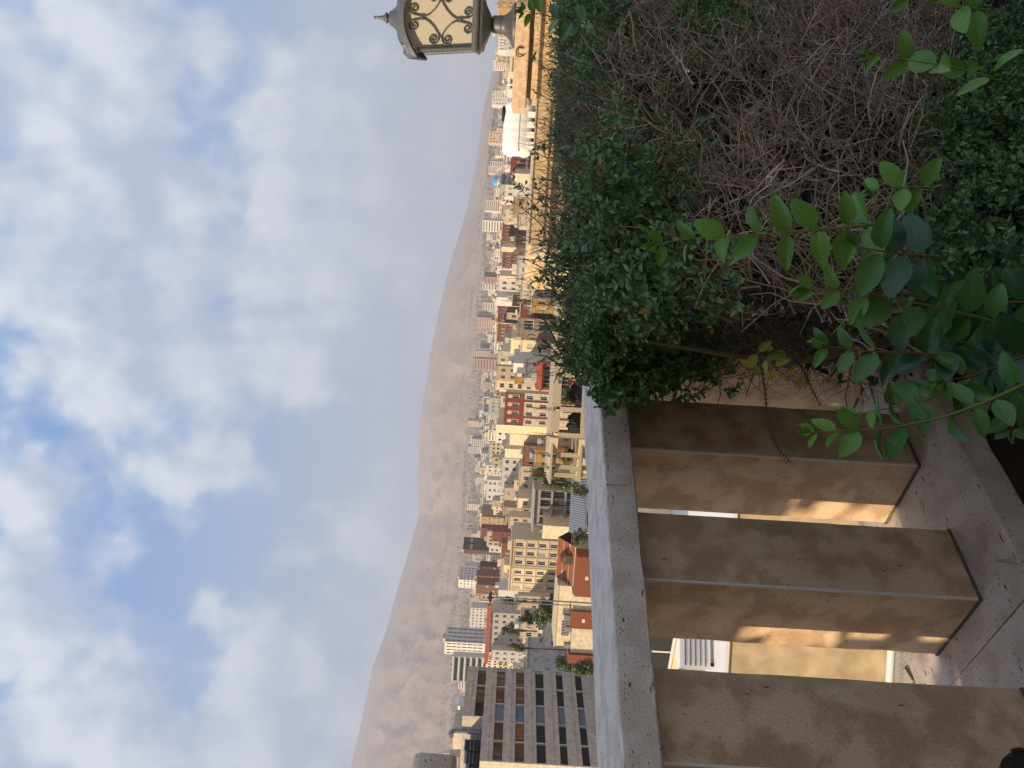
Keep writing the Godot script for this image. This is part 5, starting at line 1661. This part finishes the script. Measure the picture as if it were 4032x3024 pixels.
func leaf_texture() -> ImageTexture:
	var im := Image.create(128, 256, false, Image.FORMAT_RGB8)
	for y in 256:
		for x in 128:
			var u := absf(x - 63.5) / 63.5
			var t := y / 255.0
			var v := 0.86 + 0.08 * nz.get_noise_2d(x * 4.0, y * 4.0)
			var vein := smoothstep(0.05, 0.015, u) * 0.4
			var ph := fposmod((t - u * 0.22) * 8.0, 1.0)
			vein = maxf(vein, 0.16 * smoothstep(0.07, 0.0, minf(ph, 1.0 - ph)))
			im.set_pixel(x, y, Color(v + vein * 0.6, v + vein * 0.5, v + vein * 0.5))
	return ImageTexture.create_from_image(im)

const SHOOTS := [
	["young", "bright green privet shoot standing in front of the dry twigs", [Vector3(0.234, -0.215, -1.250), Vector3(0.248, -0.265, -1.260), Vector3(0.257, -0.326, -1.270), Vector3(0.266, -0.390, -1.280), Vector3(0.282, -0.478, -1.300), Vector3(0.295, -0.547, -1.320), Vector3(0.314, -0.622, -1.360)], 0.068, 1.00, 8, 0.0028, 0.12],
	["mid", "middle privet shoot with large leaves below the dry twigs", [Vector3(0.185, -0.474, -1.300), Vector3(0.188, -0.539, -1.300), Vector3(0.179, -0.607, -1.300), Vector3(0.171, -0.668, -1.300), Vector3(0.157, -0.775, -1.320), Vector3(0.139, -0.873, -1.340)], 0.075, 1.00, 9, 0.0030, 0.10],
	["dark", "dark leafed privet shoot between the middle shoot and the lowest one", [Vector3(0.091, -0.500, -1.280), Vector3(0.087, -0.575, -1.280), Vector3(0.089, -0.646, -1.280), Vector3(0.088, -0.728, -1.280), Vector3(0.092, -0.850, -1.300)], 0.072, 1.00, 9, 0.0030, 0.08],
	["mid", "lowest privet shoot lying across the plinth", [Vector3(-0.047, -0.465, -1.220), Vector3(-0.040, -0.532, -1.220), Vector3(-0.031, -0.596, -1.220), Vector3(-0.010, -0.662, -1.200), Vector3(0.018, -0.725, -1.200), Vector3(0.051, -0.786, -1.200)], 0.060, 1.00, 10, 0.0030, 0.12],
	["mid", "short privet side shoot just above the lowest shoot", [Vector3(-0.016, -0.550, -1.260), Vector3(-0.005, -0.593, -1.260), Vector3(0.007, -0.636, -1.250), Vector3(0.024, -0.677, -1.250), Vector3(0.050, -0.723, -1.250)], 0.065, 1.00, 6, 0.0024, 0.10],
	["dark", "privet shoot with big dark leaves at the bottom right corner", [Vector3(0.045, -0.683, -1.250), Vector3(0.056, -0.726, -1.250), Vector3(0.074, -0.766, -1.250), Vector3(0.103, -0.831, -1.260)], 0.081, 1.00, 6, 0.0030, 0.00],
	["young", "privet shoot among dry twigs near the upper right corner", [Vector3(0.815, -0.795, -1.840), Vector3(0.810, -0.895, -1.850), Vector3(0.807, -0.984, -1.860), Vector3(0.792, -1.065, -1.860), Vector3(0.791, -1.142, -1.900)], 0.091, 1.00, 5, 0.0030, 0.20],
	["young", "small privet tip with four leaves left of the lower green patch", [Vector3(0.374, -0.610, -1.380), Vector3(0.380, -0.645, -1.380), Vector3(0.388, -0.677, -1.390), Vector3(0.397, -0.737, -1.420)], 0.065, 1.00, 3, 0.0022, 0.10],
	["mid", "arching privet shoot rising over the hedge at the right edge", [Vector3(1.132, 0.033, -2.400), Vector3(1.128, -0.006, -2.400), Vector3(1.120, -0.052, -2.400), Vector3(1.119, -0.116, -2.420), Vector3(1.124, -0.181, -2.450)], 0.072, 0.90, 9, 0.0025, 0.10],
	["young", "pale privet shoot at the very right edge above the twigs", [Vector3(1.041, -0.932, -2.000), Vector3(1.026, -0.997, -2.000), Vector3(1.017, -1.062, -2.000), Vector3(1.041, -1.181, -2.050)], 0.098, 1.00, 4, 0.0030, 0.10],
	["dark", "broad privet leaves half hidden at the top of the middle shoot", [Vector3(0.253, -0.530, -1.260), Vector3(0.247, -0.567, -1.260), Vector3(0.246, -0.616, -1.270), Vector3(0.247, -0.679, -1.280)], 0.078, 1.00, 4, 0.0026, 0.10],
	["dark", "big dark privet leaves low behind the lowest shoot", [Vector3(0.125, -0.724, -1.400), Vector3(0.121, -0.779, -1.400), Vector3(0.123, -0.837, -1.400), Vector3(0.132, -0.922, -1.400)], 0.078, 1.00, 6, 0.0030, 0.00],
	["dark", "dark privet shoot along the right side of the middle shoot", [Vector3(0.210, -0.757, -1.420), Vector3(0.200, -0.813, -1.420), Vector3(0.198, -0.863, -1.420), Vector3(0.203, -0.936, -1.420)], 0.073, 1.00, 6, 0.0030, 0.10],
	["dark", "dark privet shoot hanging below the plinth edge", [Vector3(-0.034, -0.950, -1.500), Vector3(0.005, -0.957, -1.500), Vector3(0.044, -0.970, -1.500), Vector3(0.094, -0.991, -1.500)], 0.065, 1.00, 5, 0.0030, 0.10],
	["yellow", "variegated yellow green sprig hanging beside the dry twigs", [Vector3(0.036, -0.572, -1.600), Vector3(0.061, -0.534, -1.600), Vector3(0.084, -0.513, -1.620), Vector3(0.105, -0.495, -1.650)], 0.034, 1.00, 5, 0.0016, 0.10],
	["yellow", "small yellow edged sprig at the top of the hanging twig", [Vector3(0.045, -0.478, -1.660), Vector3(0.068, -0.500, -1.660), Vector3(0.091, -0.531, -1.660), Vector3(0.116, -0.568, -1.680)], 0.030, 1.00, 4, 0.0014, 0.10],
	["dry", "dry sprig with pale papery husks hanging before the pier", [Vector3(-0.024, -0.641, -1.500), Vector3(0.014, -0.633, -1.500), Vector3(0.053, -0.638, -1.500), Vector3(0.093, -0.652, -1.520), Vector3(0.130, -0.658, -1.550)], 0.014, 1.00, 16, 0.0018, 0.10],
	["dry", "dry sprig with pale husks right of the hanging papery sprig", [Vector3(0.002, -0.659, -1.480), Vector3(0.035, -0.652, -1.480), Vector3(0.074, -0.654, -1.500), Vector3(0.108, -0.656, -1.520)], 0.013, 1.00, 13, 0.0016, 0.20],
	["dry", "cluster of pale dead leaves inside the leafy hedge top", [Vector3(0.252, -0.209, -1.720), Vector3(0.226, -0.197, -1.700), Vector3(0.204, -0.193, -1.700), Vector3(0.182, -0.202, -1.720)], 0.022, 1.00, 7, 0.0018, 0.05],
]

func shoots() -> void:
	var tex := leaf_texture()
	var forms := [big_leaf(0.25, 0.12, 0.52), big_leaf(0.5, 0.25, 0.5), big_leaf(0.15, 0.05, 0.56), big_leaf(0.7, 0.32, 0.46)]
	var greens := {"young": [rgb(112, 168, 58), rgb(100, 158, 56)], "mid": [rgb(72, 128, 56), rgb(80, 136, 58)], "dark": [rgb(56, 104, 66), rgb(50, 96, 60)], "yellow": [rgb(176, 170, 60), rgb(130, 150, 54)], "dry": [rgb(196, 170, 110), rgb(182, 150, 96)]}
	var lm := {}
	for k in greens:
		lm[k] = []
		for c in greens[k]:
			var m := paint(c, 0.36)
			m.albedo_texture = tex
			m.backlight_enabled = true
			m.backlight = Color(0.25, 0.3, 0.1)
			lm[k].append(m)
	var stem := {"young": paint(rgb(120, 140, 60), 0.6), "mid": paint(rgb(112, 118, 60), 0.6), "dark": paint(rgb(112, 88, 50), 0.7), "yellow": paint(rgb(104, 92, 60), 0.8), "dry": paint(rgb(84, 66, 54), 0.9)}
	for e in SHOOTS:
		var pts: Array = e[2]
		var t := thing("privet_shoot" if e[0] != "dry" and e[0] != "yellow" else ("dry_sprig" if e[0] == "dry" else "variegated_sprig"), e[1], "shoot", pts[pts.size() - 1])
		var o: Vector3 = pts[pts.size() - 1]
		var cv := Curve3D.new()
		for i in pts.size():
			var tn: Vector3 = (pts[mini(i + 1, pts.size() - 1)] - pts[maxi(i - 1, 0)]) * 0.17
			cv.add_point(pts[i] - o, -tn, tn)
		var L := cv.get_baked_length()
		var sp := []
		for i in 25: sp.append(cv.sample_baked(L * i / 24.0))
		var b := MB.new()
		b.tube(sp, 0.0009, e[6], 7)
		part("stem", b, stem[e[0]], t)
		var n: int = e[5]
		for i in n:
			var u := (i + 0.25) / n
			var p := cv.sample_baked(L * u)
			var d := (cv.sample_baked(maxf(L * u - 0.01, 0.0)) - cv.sample_baked(minf(L * u + 0.01, L))).normalized()   # towards the tip
			var view := (-(p + o)).normalized()
			var face := (view * 0.75 + Vector3.UP * 0.5 + Vector3(rng.randfn(), rng.randfn(), rng.randfn()) * 0.3).normalized()
			var side := d.cross(face).normalized()
			for s in [-1.0, 1.0]:
				if rng.randf() < e[7]: continue
				var grow := lerpf(0.5, 1.0, smoothstep(0.0, 0.35, u))
				var ll: float = e[3] * grow * rng.randf_range(0.8, 1.12)
				var ld: Vector3 = (side * s * rng.randf_range(0.7, 1.1) + d * rng.randf_range(0.3, 0.9) * (1.4 - u) + Vector3.DOWN * rng.randf_range(-0.1, 0.3)).normalized()
				var nf: Vector3 = (face + Vector3(rng.randfn(), rng.randfn(), rng.randfn()) * 0.28)
				nf = (nf - ld * nf.dot(ld)).normalized()
				var f := part_mesh("leaf", forms[rng.randi() % 4], t)
				var key: String = e[0]
				if key == "mid" and u < 0.3: key = "young"
				elif key == "dark" and u < 0.35: key = "mid"
				f.material_override = lm[key][rng.randi() % 2]
				f.transform = Transform3D(Basis(ld.cross(nf), ld, nf) * Basis.from_scale(Vector3(ll, ll, ll) * e[4]), p + ld * 0.004)
		for q in 3:
			var f := part_mesh("leaf", forms[3], t)
			f.material_override = lm["young" if e[0] in ["mid", "dark", "young"] else e[0]][0]
			var d0: Vector3 = (sp[0] - sp[2]).normalized()
			var ld := (d0 + Vector3(rng.randfn(), rng.randfn(), rng.randfn()) * 0.35).normalized()
			var nf := ld.cross(Vector3(rng.randfn(), rng.randfn(), rng.randfn())).normalized()
			f.transform = Transform3D(Basis(ld.cross(nf), ld, nf) * Basis.from_scale(Vector3.ONE * e[3] * 0.42), sp[0])

func small_things() -> void:
	# bare twig hanging from the hedge in front of the piers
	for e in HANGING:
		var pts: Array = e[1]
		var o: Vector3 = pts[0]
		var t := thing("hanging_twig", e[0], "twig", o)
		var sp := []
		for p in pts: sp.append(p - o)
		var b := MB.new()
		b.tube(sp, 0.0018, 0.0008, 5)
		part("stem", b, mats["bark"], t)
		b = MB.new()
		for i in sp.size() - 1:
			for k in 4:
				var p: Vector3 = sp[i].lerp(sp[i + 1], k / 4.0)
				b.tube([p + Vector3(-0.007, 0.002, 0.0), p + Vector3(0.007, -0.002, 0.002)], 0.0009, 0.0006, 4)
		part("thorns", b, mats["bark"], t, true)
	# dry straw lying bent on the plinth
	var st := MB.new()
	st.tube(STRAW, 0.0012, 0.0009, 5)
	var so := part("straw", st, mats["strawm"], self)
	so.name = numbered("straw")
	tag(so, "bent dry straw lying on the edge of the plinth", "straw")
	# unidentified black thing, its form made up, showing at the foot of the nearest pier
	var bg := thing("black_lump", "unidentified black lump with a dark red edge in front of the nearest pier", "lump", LUMP, RAIL)
	var b := MB.new()
	var rows := 10
	for i in rows:
		for j in 16:
			var p := []
			for c in [[i, j], [i + 1, j], [i + 1, j + 1], [i, j + 1]]:
				var v: float = float(c[0]) / rows
				var a: float = TAU * c[1] / 16.0
				var r := lerpf(0.04, 0.068, smoothstep(0.45, 0.72, v)) * sqrt(maxf(0.0, 1.0 - pow(maxf(v - 0.78, 0.0) / 0.22, 2.0) * 0.95)) * (1.0 + 0.07 * cos(a * 3.0))
				p.append(Vector3(cos(a) * r, v * 0.165, sin(a) * r * 0.9))
			b.quad(p[0], p[1], p[2], p[3], ((p[0] + p[2]) * Vector3(1, 0.3, 1)).normalized())
	part("cloth", b, mats["black"], bg)
	b = MB.new()
	b.tube([Vector3(0.045, 0.06, 0.02), Vector3(0.064, 0.105, 0.02), Vector3(0.07, 0.125, 0.02), Vector3(0.066, 0.14, 0.02)], 0.005, 0.004, 6)
	part("red_edge", b, mats["redcloth"], bg)
	# poles beyond the tiled house
	var labels := ["tall grey pole with a dark lamp head beyond the tiled house", "thinner grey pole standing beside the lamp pole"]
	for i in 2:
		var x := -25.75 - 0.42 * i
		var t := thing("street_pole", labels[i], "pole", Vector3(x, -21.5, -95.0))
		b = MB.new()
		b.tube([Vector3(0, -0.6, 0), Vector3(0.02, 22.0 + 0.6 * (1 - i), 0)], 0.13 - 0.04 * i, 0.075 - 0.02 * i, 8)
		part("shaft", b, mats["metal"], t)
		if i == 0:
			b = MB.new()
			b.lathe([[0.1, 22.4], [0.74, 22.42], [0.72, 22.5], [0.5, 22.7], [0.02, 22.85]], 20)
			part("lamp_head", b, mats["black"], t)
		else:
			boxpart("cross_arm", Vector3(-0.7, 20.6, -0.05), Vector3(0.7, 20.7, 0.05), mats["rust"], t)

const HANGING := [
	["thin dark thorny twig curving down across the middle piers", [Vector3(0.084, -0.481, -1.550), Vector3(0.044, -0.481, -1.520), Vector3(0.005, -0.482, -1.500), Vector3(-0.032, -0.480, -1.480), Vector3(-0.069, -0.485, -1.460), Vector3(-0.096, -0.503, -1.460), Vector3(-0.113, -0.522, -1.460)]],
	["short bare twig hanging before the right pier edge", [Vector3(0.091, -0.563, -1.600), Vector3(0.057, -0.591, -1.600), Vector3(0.022, -0.608, -1.600), Vector3(-0.008, -0.628, -1.600)]],
]
const STRAW := [Vector3(-0.278, -1.019, -1.545), Vector3(-0.305, -1.019, -1.632), Vector3(-0.292, -1.019, -1.544)]
const LUMP := Vector3(-0.629, -1.020, -1.301)

func haze() -> void:
	var we := get_node("environment") as WorldEnvironment
	we.environment.fog_enabled = true
	we.environment.fog_density = 0.00016
	we.environment.fog_light_color = Color(0.84, 0.88, 0.96)
